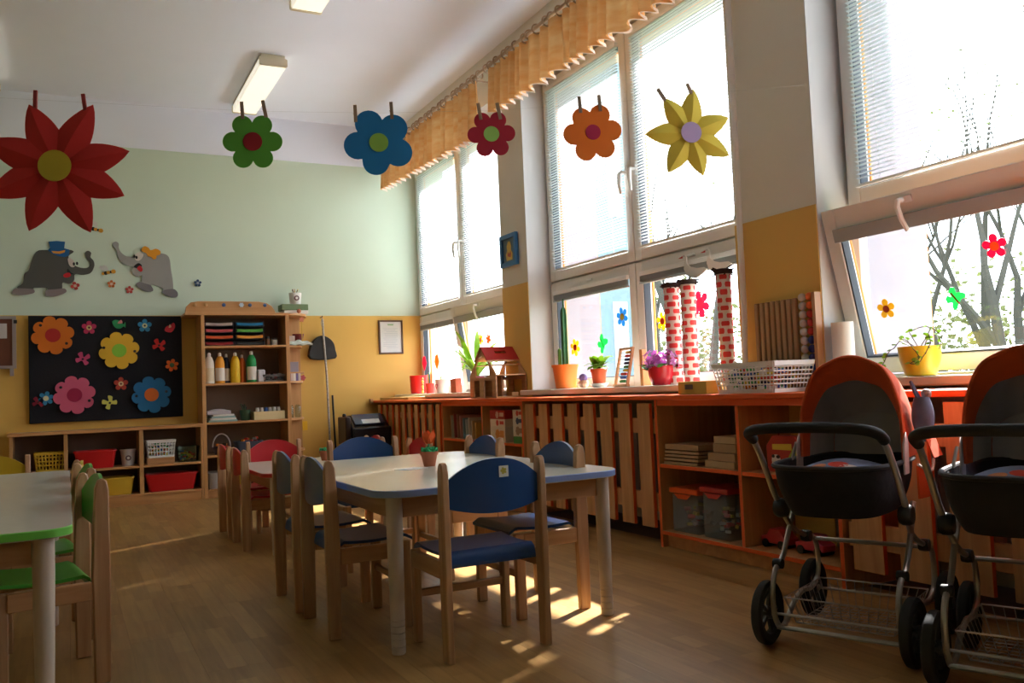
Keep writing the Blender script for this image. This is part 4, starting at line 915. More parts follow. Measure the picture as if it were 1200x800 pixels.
# cyclamen
t = T('cyclamen', 'purple flowering plant in a round red pot', 'plant', (3.21, 4.23, ZS))
O('pot', MB().lathe([(.050, 0), (.056, .004), (.074, .06), (.079, .118), (.073, .118), (.070, .10)], 28), C('pot_crimson', (.50, .015, .03), .25), t); O('soil', MB().lathe([(.004, .103), (.070, .103)], 20), M_soil, t)
rn = random.Random(4); M_pet = mat('petal_purple', (.62, .25, .60), .6, .2, 40, trans=.35); M_pet2 = mat('petal_dark', (.35, .08, .30), .6, .2, 40, trans=.3)
for k in range(46):
    a = rn.uniform(0, 2*PI); e_ = rn.uniform(-.15, 1.35); r_ = rn.uniform(.07, .125); c = Vector((math.cos(a)*math.cos(e_)*r_, math.sin(a)*math.cos(e_)*r_*1.15, .12+math.sin(e_)*r_*.8)); m = MB()
    for j in range(5):
        th = 2*PI*j/5; X = Matrix.Translation(c) @ Matrix.Rotation(a, 4, 'Z') @ Matrix.Rotation(PI/2-e_+rn.uniform(-.5, .5), 4, 'Y') @ Matrix.Rotation(th, 4, 'Z')
        m.prism([(0, -.003), (.014, -.009), (.024, -.005), (.027, 0), (.024, .005), (.014, .009), (0, .003)], 0, .001, 'xy', X=X)
    O('blossom', m, M_pet if k % 4 else M_pet2, t, smooth=0)
for k in range(14):
    a = rn.uniform(0, 2*PI); r_ = rn.uniform(.06, .12); O('leaf', MB().prism(circ(0, 0, .022, 8), 0, .001, 'xy', X=Matrix.Translation((math.cos(a)*r_, math.sin(a)*r_, .10+rn.random()*.03)) @ Matrix.Rotation(rn.uniform(-.6, .6), 4, 'X')), M_leafd, t)
# chimney tubes with brick print: bricks are small raised patches
M_tw = C('tube_paper', (.66, .58, .54), .7); M_tr = C('tube_red', (.60, .04, .04), .6)
def chimney(x, y, h_, r_, label, storkless=False, seed=1, z0=ZS, lean=0):
    rn = random.Random(seed); t = T('paper_chimney', label, 'paper tube', (x, y, z0), rot=(R(lean), 0, 0))
    O('tube', MB().lathe([(r_, 0), (r_, h_)], 24), M_tw, t)
    rows = int(h_/.042); a_m = []
    for i in range(rows):
        z = .012+i*.042
        for j in range(4):
            a0 = 2*PI*(j+.5*(i % 2))/4; wd = rn.uniform(1.05, 1.25); hh = rn.uniform(.024, .031)
            m = MB().plate(lambda u, v: ((r_+.0006)*math.cos(a0+(u-.5)*wd*(1-.12*(2*v-1)**4)), (r_+.0006)*math.sin(a0+(u-.5)*wd*(1-.12*(2*v-1)**4)), z+v*hh), 5, 2, (0, 0, 0))
            b = MB(); b.grid(lambda u, v: ((r_+.0012)*math.cos(a0+(u-.5)*wd*(1-.15*(2*v-1)**4)), (r_+.0012)*math.sin(a0+(u-.5)*wd*(1-.15*(2*v-1)**4)), z+v*hh), 5, 3)
            O('brick', b, M_tr, t)
    m = MB()
    for k in range(26):
        a = rn.uniform(0, 2*PI); r1 = r_*rn.uniform(.3, .9); b = a+rn.uniform(-1, 1); r2 = r_*rn.uniform(1.2, 1.75)
        m.tube([(r1*math.cos(a), r1*math.sin(a), h_+rn.uniform(-.01, .02)), (r2*math.cos(b), r2*math.sin(b), h_+rn.uniform(-.022, .03))], rn.uniform(.003, .006), 5)
    m.lathe([(r_*1.25, h_-.012), (r_*1.35, h_+.012), (r_*.9, h_+.018)], 16)
    O('nest', m, C('nest_dark', (.035, .02, .018), .9), t)['kind'] = 'stuff'
    return t
chimney(3.30, 4.20, .605, .046, 'left red-and-white brick paper chimney with a nest', seed=1, lean=0)
chimney(3.30, 4.045, .605, .044, 'middle red-and-white brick paper chimney with a nest', seed=2)
chimney(3.165, 3.575, .60, .038, 'right red-and-white brick paper chimney by the pipe', seed=3, z0=ZS)
def stork(x, y, z, label):
    t = T('paper_stork', label, 'paper bird', (x, y, z))
    O('body', MB().prism([(.00, 0), (.05, .01), (.09, .03), (.11, .07), (.10, .115), (.118, .135), (.112, .155), (.092, .155), (.080, .14), (.080, .10), (.05, .075), (.0, .06), (-.07, .055), (-.10, .04), (-.06, .02)], -.003, .003, 'yz'), C('stork_white', (.76, .74, .70)), t)
    O('beak', MB().prism([(.112, .150), (.160, .140), (.114, .136)], -.003, .003, 'yz'), PAL[0], t); O('eye', MB().prism(circ(.102, .147, .003, 8), -.0042, -.0031, 'yz'), M_black, t)
stork(3.335, 4.00, 1.505, 'white paper stork with a red beak above the middle chimney'); stork(3.335, 3.79, 1.508, 'white paper stork with a red beak nearest the pipe')
# yellow box, white bag, tote basket
t = T('yellow_box', 'small yellow box with a dark window on the ledge edge', 'box', (2.955, 3.57, ZT))
O('carton', MB().box(-.05, .05, -.115, .115, 0, .068), C('box_gold', (.55, .36, .06)), t, bevel=.003); O('window', MB().box(-.0515, -.0503, -.01, .055, .026, .052), C('box_win', (.12, .11, .10)), t)
thing('plastic_bag', MB().plate(lambda a, b: (-.06+.12*a, -.09+.18*b, .02+.11*math.sin(a*PI)*math.sin(b*PI)+.008*math.sin(a*15+b*9)), 12, 12, (0, 0, -.02)), mat('bag_white', (.75, .74, .72), .3, .03, 8, trans=.4), 'crumpled white plastic bag behind the yellow box', 'bag', (3.19, 3.55, ZS))
bx_, by_ = 3.02, 3.17
mesh_basket('pen_basket', 'white lattice basket full of coloured felt pens on the ledge', .41, .27, .148, M_wp, (bx_, by_, ZT+.0005), R(-88), nx=18, nz=6, tp=.87, bar=.0034)
mb = filler('coloured felt pens and bricks in the white lattice basket', (bx_, by_, ZT+.006), 0.31, .18, .115, 300, PAL+[M_black, C('navy2', (.01, .02, .12))], 14, 'felt_pens', R(-88), .011, .019)
# paper roll, yellow pot
thing('paper_roll', MB().lathe([(.012, 0), (.05, 0), (.05, .265), (.012, .265)], 28, caps=False), C('roll_white', (.80, .76, .70)), 'tall white paper roll on the sill at the nearest window', 'paper roll', (3.25, 2.87, ZS))
t = T('trailing_plant', 'yellow pot with a trailing small-leaved plant', 'plant', (3.19, 2.42, ZS))
O('pot', MB().lathe([(.054, 0), (.062, .004), (.080, .07), (.086, .125), (.081, .125), (.077, .10)], 28), C('pot_yellow', (.72, .56, .03), .3), t); O('soil', MB().lathe([(.004, .108), (.077, .108)], 20), M_soil, t)
rn = random.Random(12)
vines = [[(0, .0, .11), (-.06, .05, .17), (-.10, -.02, .15), (-.095, -.07, .08), (-.09, -.05, .06), (-.10, .0, .055)], [(0, 0, .11), (-.03, .07, .15), (-.05, .12, .10), (-.05, .15, .05), (-.05, .14, .02)],
         [(0, -.02, .11), (-.04, -.08, .17), (-.06, -.10, .13), (-.08, -.06, .06), (-.09, -.01, .045)], [(0, 0, .11), (-.02, .03, .19), (0, -.04, .21), (0, -.07, .18)], [(0, 0, .11), (0, -.06, .20), (0, -.11, .16), (-.02, -.10, .09)]]
for v in vines:
    pts = []
    for i in range(len(v)-1):
        for j in range(4): pts.append(Vector(v[i]).lerp(Vector(v[i+1]), j/4)+Vector([rn.uniform(-.004, .004)]*3))
    O('vine', MB().tube(pts, .002, 5), C('vine_brown', (.10, .07, .04)), t)
    for p in pts[3:]:
        X = Matrix.Translation(p) @ Matrix.Rotation(rn.uniform(0, 6), 4, 'Z') @ Matrix.Rotation(rn.uniform(-1.4, 1.4), 4, 'X')
        O('leaf', MB().prism([(0, 0), (.007, -.007), (.017, -.006), (.022, 0), (.017, .006), (.007, .007)], 0, .0008, 'xy', X=X), M_leafg, t, smooth=0)
# large bead frame on the pier
t = T('bead_abacus', 'wooden counting frame with white and coloured balls against the pier', 'abacus', (3.182, 3.15, ZT))
O('side_post', MB().box(-.02, .02, -.205, -.185, 0, .47), M_beech, t); O('base_bar', MB().box(-.02, .02, -.184, .215, 0, .05), M_beechy, t)
for k in range(8): O('slat', MB().box(-.012, .012, .20-k*.037-.013, .20-k*.037+.013, .051, .455), C('cardb_tube', (.40, .24, .12), .7), t, bevel=.006, seg=2)
for c_ in range(2):
    y = -.108-c_*.048; O('rod', MB().tube([(0, y, .05), (0, y, .47)], .002, 5), M_wire, t)
    for k in range(10): O('ball', MB().sphere((0, y, .075+k*.042), .0205, 12, 8), C('ball_white', (.62, .58, .52)) if c_ == 0 else [C('ball_blue', (.02, .05, .30)), C('ball_navy', (.03, .03, .16)), C('ball_red', (.55, .03, .02)), C('ball_orange', (.72, .12, .01))][(0 if k < 2 else 1) if k < 5 else 2 if k < 8 else 3], t)
# framed picture on the pier
t = T('framed_picture', 'small blue-framed picture of a yellow animal on the pier', 'picture', (XP-.006, 6.12, 2.01)); m = MB()
for a, b, c, e_ in ((-.14, -.105, -.13, .13), (.105, .14, -.13, .13), (-.105, .105, .095, .13), (-.105, .105, -.13, -.095)): m.box(-.03, 0, a, b, c, e_)
O('frame', m, C('frame_blue', (.03, .15, .36)), t, bevel=.002); O('backing', MB().box(-.012, -.002, -.105, .105, -.095, .095), C('pic_blue', (.10, .17, .22)), t)
O('painted_animal', MB().prism([(-.05, -.08), (.05, -.08), (.06, -.03), (.035, .0), (.04, .04), (.015, .075), (-.02, .07), (-.035, .03), (-.03, .0), (-.055, -.03)], -.0135, -.0122, 'yz'), C('pic_yellow', (.65, .42, .05)), t)
O('painted_bow', MB().prism([(-.02, -.06), (.03, -.045), (.02, -.01), (.0, -.03), (-.025, -.005), (-.03, -.04)], -.0148, -.0137, 'yz'), C('pic_red', (.45, .07, .02)), t)
# window stickers (on the room side of the panes)
def sticker(y, z, r_, kind, c1, c2, label, x=XW+.0065, rotz=0, sq=1):
    t = T('window_sticker', label, 'sticker', (x, y, z), rot=(0, rotz, 0))
    if kind == 'f': O('petals', MB().prism(flower_poly(0, 0, r_, 6 if sq != 5 else 5, .42, .6, .3), -.0025, 0, 'yz'), c1, t); O('centre', MB().prism(circ(0, 0, r_*.36, 16), -.004, -.0026, 'yz'), c2, t)
    else:
        pts = [(.0, -.9), (.28, -1), (.45, -.75), (.35, -.35), (.75, -.35), (.95, 0), (.7, .3), (.35, .15), (.5, .6), (.25, 1.0), (-.05, .95), (-.15, .45), (-.5, .5), (-.95, .35), (-.9, .0), (-.45, -.15), (-.2, -.4)]
        O('wings', MB().prism([(a*r_, b*r_) for a, b in pts], -.0025, 0, 'yz'), c1, t); O('body', MB().tube([(-.004, -.3*r_, -.5*r_), (-.004, .3*r_, .5*r_)], r_*.07, 6), c2, t)
tS = dict(trans=.5)
SB = mat('st_blue', (.05, .30, .55), .5, **tS); SY = mat('st_yellow', (.85, .55, .04), .5, **tS); SR = mat('st_red', (.75, .02, .12), .5, **tS); SG = mat('st_green', (.05, .65, .20), .5, **tS); SD = mat('st_dark', (.45, .05, .02), .5, **tS); SO = mat('st_or', (.85, .25, .03), .5, **tS)
sticker(4.93, 1.36, .068, 'f', SB, SY, 'blue flower window sticker with a yellow centre'); sticker(5.57, 1.185, .068, 'f', SY, SD, 'yellow flower sticker right of the cactus')
sticker(5.19, 1.19, .072, 'b', SG, SG, 'green butterfly sticker at the middle window'); sticker(4.48, 1.29, .062, 'f', SY, SD, 'yellow flower sticker left of the paper chimneys')
sticker(4.10, 1.36, .085, 'f', SR, SR, 'crimson flower sticker half hidden behind the middle chimney')
sticker(7.24, 1.358, .06, 'f', SY, SD, 'yellow flower sticker among the tall plant leaves'); sticker(6.73, 1.33, .05, 'f', SO, SO, 'orange flower sticker above the dollhouse roof', x=XW-.16)
for (xx, yy, zz, r_, k, c1, c2, l) in ((3.338, 2.70, 1.19, .047, 'f', SY, SD, 'yellow flower sticker on the tilted sash nearest the camera'), (3.345, 2.35, 1.20, .05, 'b', SG, SD, 'green butterfly sticker on the tilted sash'), (3.30, 2.135, 1.385, .052, 'f', SR, SO, 'crimson flower sticker at the right edge of the tilted sash')):
    z_ = zz-(ZW0+.06); sticker(yy, zz, r_, k, c1, c2, l, x=XW-.02+.012*math.cos(R(13))-math.tan(R(13))*z_-.0035, rotz=R(-13), sq=5)
for k, (yy, zz, c, l) in enumerate(((8.34, 1.19, SR, 'small red hanging bird ornament in the back window'), (8.0, 1.19, SO, 'small orange hanging bird ornament in the back window'))):
    t = T('hanging_ornament', l, 'ornament', (3.30, yy, zz)); O('shape', MB().prism([(-.06, 0), (0, -.075), (.055, 0), (.03, .06), (-.02, .075)], -.003, .003, 'yz'), c, t); O('thread', MB().tube([(0, 0, .07), (0, 0, .49)], .0008, 4), M_white, t)

# ================================================================== CURTAIN ROD AND VALANCES
RX, RZ = 2.96, 3.42
rod = T('curtain_rod', 'brown wooden curtain rod with rings along the window wall', 'curtain rod', (RX, 6, RZ))
M_rod = wood('rod_wood', (.36, .23, .13), (.50, .34, .20), 1, 14, .4)
O('pole', MB().tube([(0, -3.0, 0), (0, 2.52, 0)], .014, 12), M_rod, rod); O('finial', MB().lathe([(.014, 0), (.022, .012), (.026, .03), (.018, .05), (.004, .06)], 14, X=Matrix.Translation((0, 2.52, 0)) @ Matrix.Rotation(R(-90), 4, 'X')), M_rod, rod)
for yy in (.17, 2.3, -2.4):
    b = MB().tube([(-.02, yy, -.02), (0, yy, -.035), (.02, yy, -.02)], .006, 8).tube([(.0, yy, -.022), (XP-RX-.012, yy, -.022)], .008, 8); b.lathe([(.032, 0), (.026, .012)], 14, X=Matrix.Translation((XP-RX-.0005, yy, -.022)) @ Matrix.Rotation(R(-90), 4, 'Y'))
    O('bracket', b, M_rod, rod)
ring_me = None
for k in range(52):
    yy = 2.46-k*.105+(.02 if k % 3 else -.015)
    if ring_me is None:
        o = O('curtain_ring', MB().tube([(.034*math.cos(a), 0, .034*math.sin(a)) for a in [2*PI*i/18 for i in range(18)]], .006, 6, closed=True), M_rod, rod); ring_me = o.data
    else: o = bpy.data.objects.new('curtain_ring', ring_me); link(o, rod)
    o.location = (0, yy, -.014); o.rotation_euler = (0, 0, R(random.Random(k).uniform(-14, 14)))
mcur = bpy.data.materials.new('valance_cloth'); mcur.use_nodes = True; tt = mcur.node_tree; b = tt.nodes['Principled BSDF']; b.inputs['Roughness'].default_value = .85
tc = _n(tt, 'ShaderNodeTexCoord'); mp = _n(tt, 'ShaderNodeMapping'); mp.inputs['Scale'].default_value = (1, 3, 9); nz = _n(tt, 'ShaderNodeTexNoise'); nz.inputs['Scale'].default_value = 2.0; nz.inputs['Detail'].default_value = 5
cr = _n(tt, 'ShaderNodeValToRGB'); cr.color_ramp.elements[0].position = .3; cr.color_ramp.elements[1].position = .7; cr.color_ramp.elements[0].color = (.80, .36, .10, 1); cr.color_ramp.elements[1].color = (.88, .58, .26, 1)
tr = _n(tt, 'ShaderNodeBsdfTranslucent'); ms = _n(tt, 'ShaderNodeMixShader'); ms.inputs[0].default_value = .15
for a, b_ in ((tc.outputs['Object'], mp.inputs[0]), (mp.outputs[0], nz.inputs['Vector']), (nz.outputs['Fac'], cr.inputs[0]), (cr.outputs[0], b.inputs['Base Color']), (cr.outputs[0], tr.inputs[0]), (b.outputs[0], ms.inputs[1]), (tr.outputs[0], ms.inputs[2]), (ms.outputs[0], tt.nodes['Material Output'].inputs[0])): tt.links.new(a, b_)
M_hem = mat('hem_cloth', (.85, .70, .60), .85, .1, 10, trans=.3)
def valance(y0, y1, zb0, zb1, label, seed):
    rn = random.Random(seed); t = T('valance', label, 'curtain', (RX, (y0+y1)/2, RZ-.045)); oy = (y0+y1)/2; L = y1-y0
    N = int(L/.0125); ph = [0]; 
    for i in range(N): ph.append(ph[-1]+2*PI*.0125/.125*(1+.35*math.sin(i*.21+seed)+.25*math.sin(i*.083)))
    am = [rn.uniform(.7, 1.3) for _ in range(N+1)]
    def cl(a, b):
        i = min(N, int(round(a*N))); zt = 0; zb = (zb0+(zb1-zb0)*a)-(RZ-.045)
        A = (.019+.022*b)
        z = zt+(zb-zt)*b-.004*math.sin(ph[i]*1.0+1)*b
        return (A*math.copysign(abs(math.sin(ph[i]))**.7, math.sin(ph[i]))+.004*math.sin(ph[i]*.37), y0+L*a-oy+.006*math.cos(ph[i])*b, z)
    O('cloth', MB().grid(cl, N, 8), mcur, t, smooth=180)
    def hem(a, b):
        p = cl(a, 1); i = min(N, int(round(a*N))); return (p[0]+.012+.004*b, p[1], p[2]+.014*(1-b)-.010*b*(.5+.5*math.sin(ph[i])))
    O('hem', MB().grid(hem, N, 2), M_hem, t, smooth=180)
    O('heading_tape', MB().grid(lambda a, b: (cl(a, 0)[0]-.003, cl(a, 0)[1], .012-.035*b), N, 1), mcur, t, smooth=180)
valance(6.14, 8.50, 2.93, 3.02, 'orange-yellow gathered valance over the back window', 3)
valance(3.35, 5.86, 2.99, 3.03, 'orange-yellow gathered valance over the middle window', 5)

# ================================================================== CEILING LIGHTS
M_lit = mat('lamp_diffuser', (.9, .88, .80), .4, .01, 3, emit=(1, .93, .76), es=.6); M_lbody = C('lamp_body', (.66, .58, .42), .5)
for x0, y0, y1, l in ((1.44, 7.06, 8.36, 'ceiling light box nearest the back wall above the green flower'), (1.44, 4.5, 5.95, 'ceiling light box at the top edge of the view'), (-.70, 7.1, 8.45, 'ceiling light box at the far left')):
    t = T('ceiling_light', l, 'ceiling light', (x0+.11, (y0+y1)/2, ZC)); h_ = (y1-y0)/2
    O('base', MB().box(-.10, .10, -h_, h_, -.032, -.0005), M_lbody, t, bevel=.004)
    O('diffuser', MB().box(-.108, .108, -h_+.006, h_-.006, -.098, -.033), M_lit, t, bevel=.008, seg=2)
    for s_ in (-1, 1): O('end_cap', MB().prism([(-.114, -.095), (-.105, -.102), (.105, -.102), (.114, -.095), (.114, -.04), (.10, -.033), (-.10, -.033), (-.114, -.04)], s_*(h_+.018), s_*(h_-.005), 'xz'), M_lbody, t)

# ================================================================== HANGING PAPER FLOWERS (on a thin line)
A0 = Vector((3.20, 2.97, 0)); A1 = Vector((-3.19, 5.296, 0))
dr = (A1-A0).normalized(); LN = (A1-A0).length
SAG = [(0, 2.31), (.55, 2.262), (1.05, 2.215), (1.5, 2.185), (2.05, 2.172), (2.6, 2.18), (3.43, 2.225), (LN, 2.42)]
def lz(s_):
    for (a, b), (c, e) in zip(SAG, SAG[1:]):
        if s_ <= c: return b+(e-b)*(s_-a)/(c-a)
    return SAG[-1][1]
tag(O('nylon_line', MB().tube([A0+dr*a+Vector((0, 0, b)) for a, b in SAG], .0003, 4), M_wire), 'thin clear line strung across the room holding the paper flowers', 'line')
rzf = math.atan2(-dr.y, -dr.x)
M_peg = wood('peg_wood', (.20, .13, .08), (.32, .22, .14), 2, 20, .6); M_pegr = C('peg_red', (.30, .02, .02))
def peg(P, tilt, mt, label):
    t = T('clothes_peg', label, 'clothes peg', tuple(P), rot=(0, R(tilt), rzf))
    for s_ in (-1, 1): O('jaw', MB().prism([(s_*.001, -.042), (s_*.005, -.042), (s_*.006, .0), (s_*.0045, .036), (s_*.002, .036), (s_*.0005, .0)], -.0075, .0075, 'yz'), mt, t)
    O('spring', MB().tube([(-.0075, -.006, -.004), (-.0075, .006, -.004)], .0022, 6), M_wire, t)
    return t
def hang(label, s0, z, polyf, c1, c2, cr_, pegs, ptilt=(0, 0), pm=None, pl=None):
    P = A0+dr*s0; t = T('paper_flower', label, 'paper flower', (P.x, P.y, z), rot=(0, 0, rzf))
    if pl: pl(t)
    else: O('blossom', MB().prism(polyf, -.001, .001, 'xz'), c1, t, smooth=0)
    O('centre', MB().prism(circ(0, 0, cr_, 26), -.004 if not pl else -.030, -.0012 if not pl else -.027, 'xz'), c2, t, smooth=0)
    for k, (dx, dz) in enumerate(pegs):
        q = P-dr*dx; peg((q.x, q.y, dz), ptilt[k], pm or M_peg, ['left', 'right'][k]+' clothes peg holding the '+label.split(' paper flower')[0]+' paper flower')
def petals(t, L0, wd, cm, angs, L=None):
    for k, a in enumerate(angs):
        a = R(a); L = L0*(1+.03*math.sin(k*2.3))
        def lf(u, v):
            hw = wd*.5*(math.sin(PI*min(1, .10+u*.90)**.9)**.8 if u < 1 else 0); q = (2*v-1); lx, lz_ = L*u, hw*q
            return (lx*math.cos(a)-lz_*math.sin(a), -.022*(1-abs(q))*math.sin(PI*u)-.0015*(k % 2), lx*math.sin(a)+lz_*math.cos(a))
        O('petal', MB().plate(lf, 12, 2, (0, .0012, 0)), cm, t, smooth=15)
CD = lambda n, c: mat('card_'+n, c, .75, .03, 6)
hang('large dark red eight-petalled paper flower with a yellow centre', 3.433, 1.933, None, None, CD('mustard', (.50, .38, .03)), .068, [(-.085, 2.235), (.115, 2.22)], (2, -7), M_pegr, pl=lambda t: petals(t, .308, .145, CD('dred', (.50, .02, .015)), (13, 61, 112, 158, 203, 247, 295, 335)))
hang('bright green six-petalled paper flower with a dark red centre', 2.609, 2.042, round_poly(.129, 6, .66, .345), CD('green', (.10, .36, .04)), CD('maroon', (.28, .01, .015)), .042, [(-.042, 2.187), (.054, 2.193)], (-3, -10))
hang('blue five-petalled paper flower with a green centre', 2.053, 2.035, round_poly(.158, 5, .60, .40, R(44), [1.0, 1.0, 1.0, .95, 1.02]), CD('blue', (.01, .17, .42)), CD('lime', (.25, .46, .07)), .043, [(-.101, 2.172), (.062, 2.186)], (-1, -2))
hang('small crimson paper flower with a light green centre', 1.537, 2.073, round_poly(.111, 6, .66, .345, R(3)), CD('crimson', (.36, .01, .03)), CD('lime2', (.30, .55, .12)), .036, [(-.052, 2.182), (.038, 2.183)], (-8, -10))
hang('orange six-petalled paper flower with a dark pink centre', 1.057, 2.080, round_poly(.136, 6, .66, .36, R(6), [1, 1, .95, 1.03, 1.03, 1.0]), CD('orange', (.72, .16, .01)), CD('wine', (.36, .01, .06)), .036, [(-.057, 2.214), (.038, 2.222)], (-3, -3))
hang('yellow seven-petalled paper flower with a lilac centre', .588, 2.070, None, None, CD('lilac', (.42, .33, .58)), .050, [(-.126, 2.258), (.015, 2.281)], (-32, -22), pl=lambda t: petals(t, .215, .108, CD('yellow', (.66, .52, .06)), (22, 331, 286, 238, 180, 124, 82)))

# ================================================================== BACK WALL DECORATION
YW = YB-.0055
def flat(t, name, poly, z0, z1, mt): return O(name, MB().prism(poly, -z1, -z0, 'xz'), mt, t, smooth=0)
def blob(pts, n=4):  # closed Catmull-Rom smoothing of an outline
    out = []; k = len(pts)
    for i in range(k):
        p0, p1, p2, p3 = [pts[(i+j-1) % k] for j in range(4)]
        for s_ in range(n):
            t_ = s_/n; out.append(tuple(.5*((2*p1[a])+(-p0[a]+p2[a])*t_+(2*p0[a]-5*p1[a]+4*p2[a]-p3[a])*t_**2+(-p0[a]+3*p1[a]-3*p2[a]+p3[a])*t_**3) for a in (0, 1)))
    return out
def px(u, v, ox, oy, k): return ((u-ox)*k, (oy-v)*k)
# dark elephant: outline in a 978x800 study of the wall, 1 unit = .000805 m
kd = .000805
def E1(L): return [((u-450)*kd, (460-v)*kd) for u, v in L]
t = T('wall_elephant', 'dark grey cut-out elephant with a blue top hat on the back wall', 'wall decoration', (-.123, YW, 2.12))
flat(t, 'body', blob(E1([(395, 225), (330, 240), (290, 300), (265, 380), (240, 460), (200, 500), (185, 600), (130, 650), (180, 675), (280, 665), (300, 650), (420, 650), (430, 670), (560, 665), (575, 585), (640, 600), (690, 560), (700, 490), (780, 495), (860, 470), (898, 390), (890, 330), (860, 290), (868, 240), (835, 218), (808, 240), (815, 290), (850, 340), (850, 385), (820, 415), (760, 415), (700, 390), (650, 330), (640, 280), (690, 235), (650, 215), (560, 225)])), 0, .010, C('ele_dark', (.085, .082, .072), .8))
for q in ([(80, 700), (110, 665), (180, 660), (285, 668), (290, 710), (180, 735), (90, 725)], [(400, 715), (420, 675), (500, 665), (590, 655), (612, 690), (560, 725), (480, 748), (410, 740)]): flat(t, 'foot', blob(E1(q)), .0101, .014, C('ele_foot', (.24, .20, .20), .8))
flat(t, 'eye_white', blob(E1([(630, 320), (650, 305), (680, 330), (700, 370), (695, 405), (665, 410), (640, 380)])), .0101, .013, C('eye_pink', (.62, .50, .45)))
for q in ((690, 375), (722, 368)): flat(t, 'pupil', [(a, b) for a, b in circ((q[0]-450)*kd, (460-q[1])*kd, .010, 10, 1.6)], .0131, .015, M_black)
flat(t, 'mouth', blob(E1([(630, 430), (660, 470), (690, 490), (640, 490), (620, 460)])), .0101, .012, M_black); flat(t, 'tongue', blob(E1([(600, 485), (640, 475), (660, 500), (640, 525), (600, 530), (582, 510)])), .0121, .014, C('tongue_red', (.50, .01, .015)))
h = flat(t, 'top_hat', E1([(440, 130), (520, 120), (605, 125), (595, 200), (650, 215), (640, 280), (600, 300), (530, 290), (470, 260), (432, 228), (455, 200)]), .0101, .016, C('hat_blue', (.01, .10, .26), .7)); flat(h, 'hat_band', E1([(468, 235), (540, 238), (605, 220), (600, 245), (550, 266), (485, 260)]), .0161, .018, C('hat_orange', (.65, .25, .02)))
ke = .000786
def E2(L): return [((u-500)*ke, (400-v)*ke) for u, v in L]
t = T('wall_elephant', 'light grey cut-out elephant with an orange bow on the back wall', 'wall decoration', (.735, YW, 2.15))
flat(t, 'body', blob(E2([(95, 70), (62, 100), (80, 145), (105, 170), (120, 260), (180, 330), (280, 370), (270, 430), (320, 480), (375, 465), (370, 540), (380, 590), (470, 600), (490, 575), (600, 615), (620, 650), (700, 665), (725, 620), (720, 500), (705, 400), (690, 260), (650, 205), (560, 190), (420, 190), (360, 200), (300, 240), (210, 240), (150, 190), (130, 140), (130, 90)])), 0, .010, C('ele_light', (.30, .29, .27), .8))
for q in ([(310, 575), (350, 545), (400, 560), (470, 585), (500, 640), (470, 662), (400, 655), (350, 620)], [(595, 660), (640, 635), (730, 625), (775, 670), (765, 720), (700, 725), (640, 700)]): flat(t, 'foot', blob(E2(q)), .0101, .014, C('ele_foot2', (.17, .155, .16), .8))
flat(t, 'eye_white', blob(E2([(320, 205), (360, 185), (395, 210), (385, 255), (350, 290), (315, 285), (300, 250)])), .0101, .013, C('eye_pale', (.65, .58, .50)))
for q in ((298, 240), (322, 252)): flat(t, 'pupil', circ((q[0]-500)*ke, (400-q[1])*ke, .010, 10, 1.6), .0131, .015, M_black)
flat(t, 'mouth', blob(E2([(290, 365), (340, 320), (380, 350), (345, 385)])), .0101, .012, M_black); flat(t, 'tongue', blob(E2([(325, 385), (360, 350), (388, 395), (365, 425)])), .0121, .014, C('tongue_red', (.50, .01, .015)))
h = flat(t, 'bow', blob(E2([(375, 155), (410, 115), (455, 130), (480, 160), (540, 140), (590, 170), (580, 210), (545, 225), (540, 255), (510, 270), (480, 240), (450, 235), (430, 200), (390, 180)])), .0101, .016, C('bow_orange', (.70, .28, .01), .7))
def bee(x, z, a, l):
    t = T('wall_bee', l, 'wall decoration', (x, YW, z), rot=(0, R(a), 0))
    for k in range(5): flat(t, 'stripe', circ(-.05+.022*k, 0, (.014, .018, .016, .012, .02)[k], 10), .0005*k, .004+.0005*k, [M_black, C('bee_yellow', (.68, .32, .03))][(k+1) % 2])
    for q in (-.02, .01): flat(t, 'wing', blob([(q-.01, .01), (q-.045, .05), (q-.04, .075), (q-.015, .06)]), 0, .003, C('bee_wing', (.62, .60, .55)))
bee(.36, 2.12, -14, 'orange and black paper bee between the two elephants'); bee(.26, 2.515, 12, 'paper bee at the tip of the large red paper flower')
def fl(x, z, r_, n, c1, c2, l, y=YW, c3=None, inner=.45, ph=.3, th=.006, tag_='wall decoration'):
    t = T('wall_flower', l, tag_, (x, y, z)); flat(t, 'petals', flower_poly(0, 0, r_, n, inner, .55, ph), 0, th, c1); flat(t, 'centre', circ(0, 0, r_*.36, 18), th+.0001, th+.003, c2)
    if c3: flat(t, 'centre_dot', circ(0, 0, r_*.16, 12), th+.0031, th+.005, c3)
    return t
FR, FB = C('wf_red', (.42, .04, .03)), C('wf_pale', (.60, .45, .35))
fl(.078, 1.990, .038, 4, FR, FB, 'small red wall flower right of the dark elephant'); fl(.378, 2.012, .036, 5, C('wf_or', (.50, .12, .02)), FB, 'small orange-red wall flower below the bee'); fl(.530, 1.960, .036, 5, FR, C('wf_pink', (.6, .25, .22)), 'small red wall flower left of the light elephant foot'); fl(1.135, 2.035, .036, 5, C('wf_navy', (.02, .05, .13)), C('wf_grey', (.3, .33, .35)), 'small navy wall flower right of the light elephant')
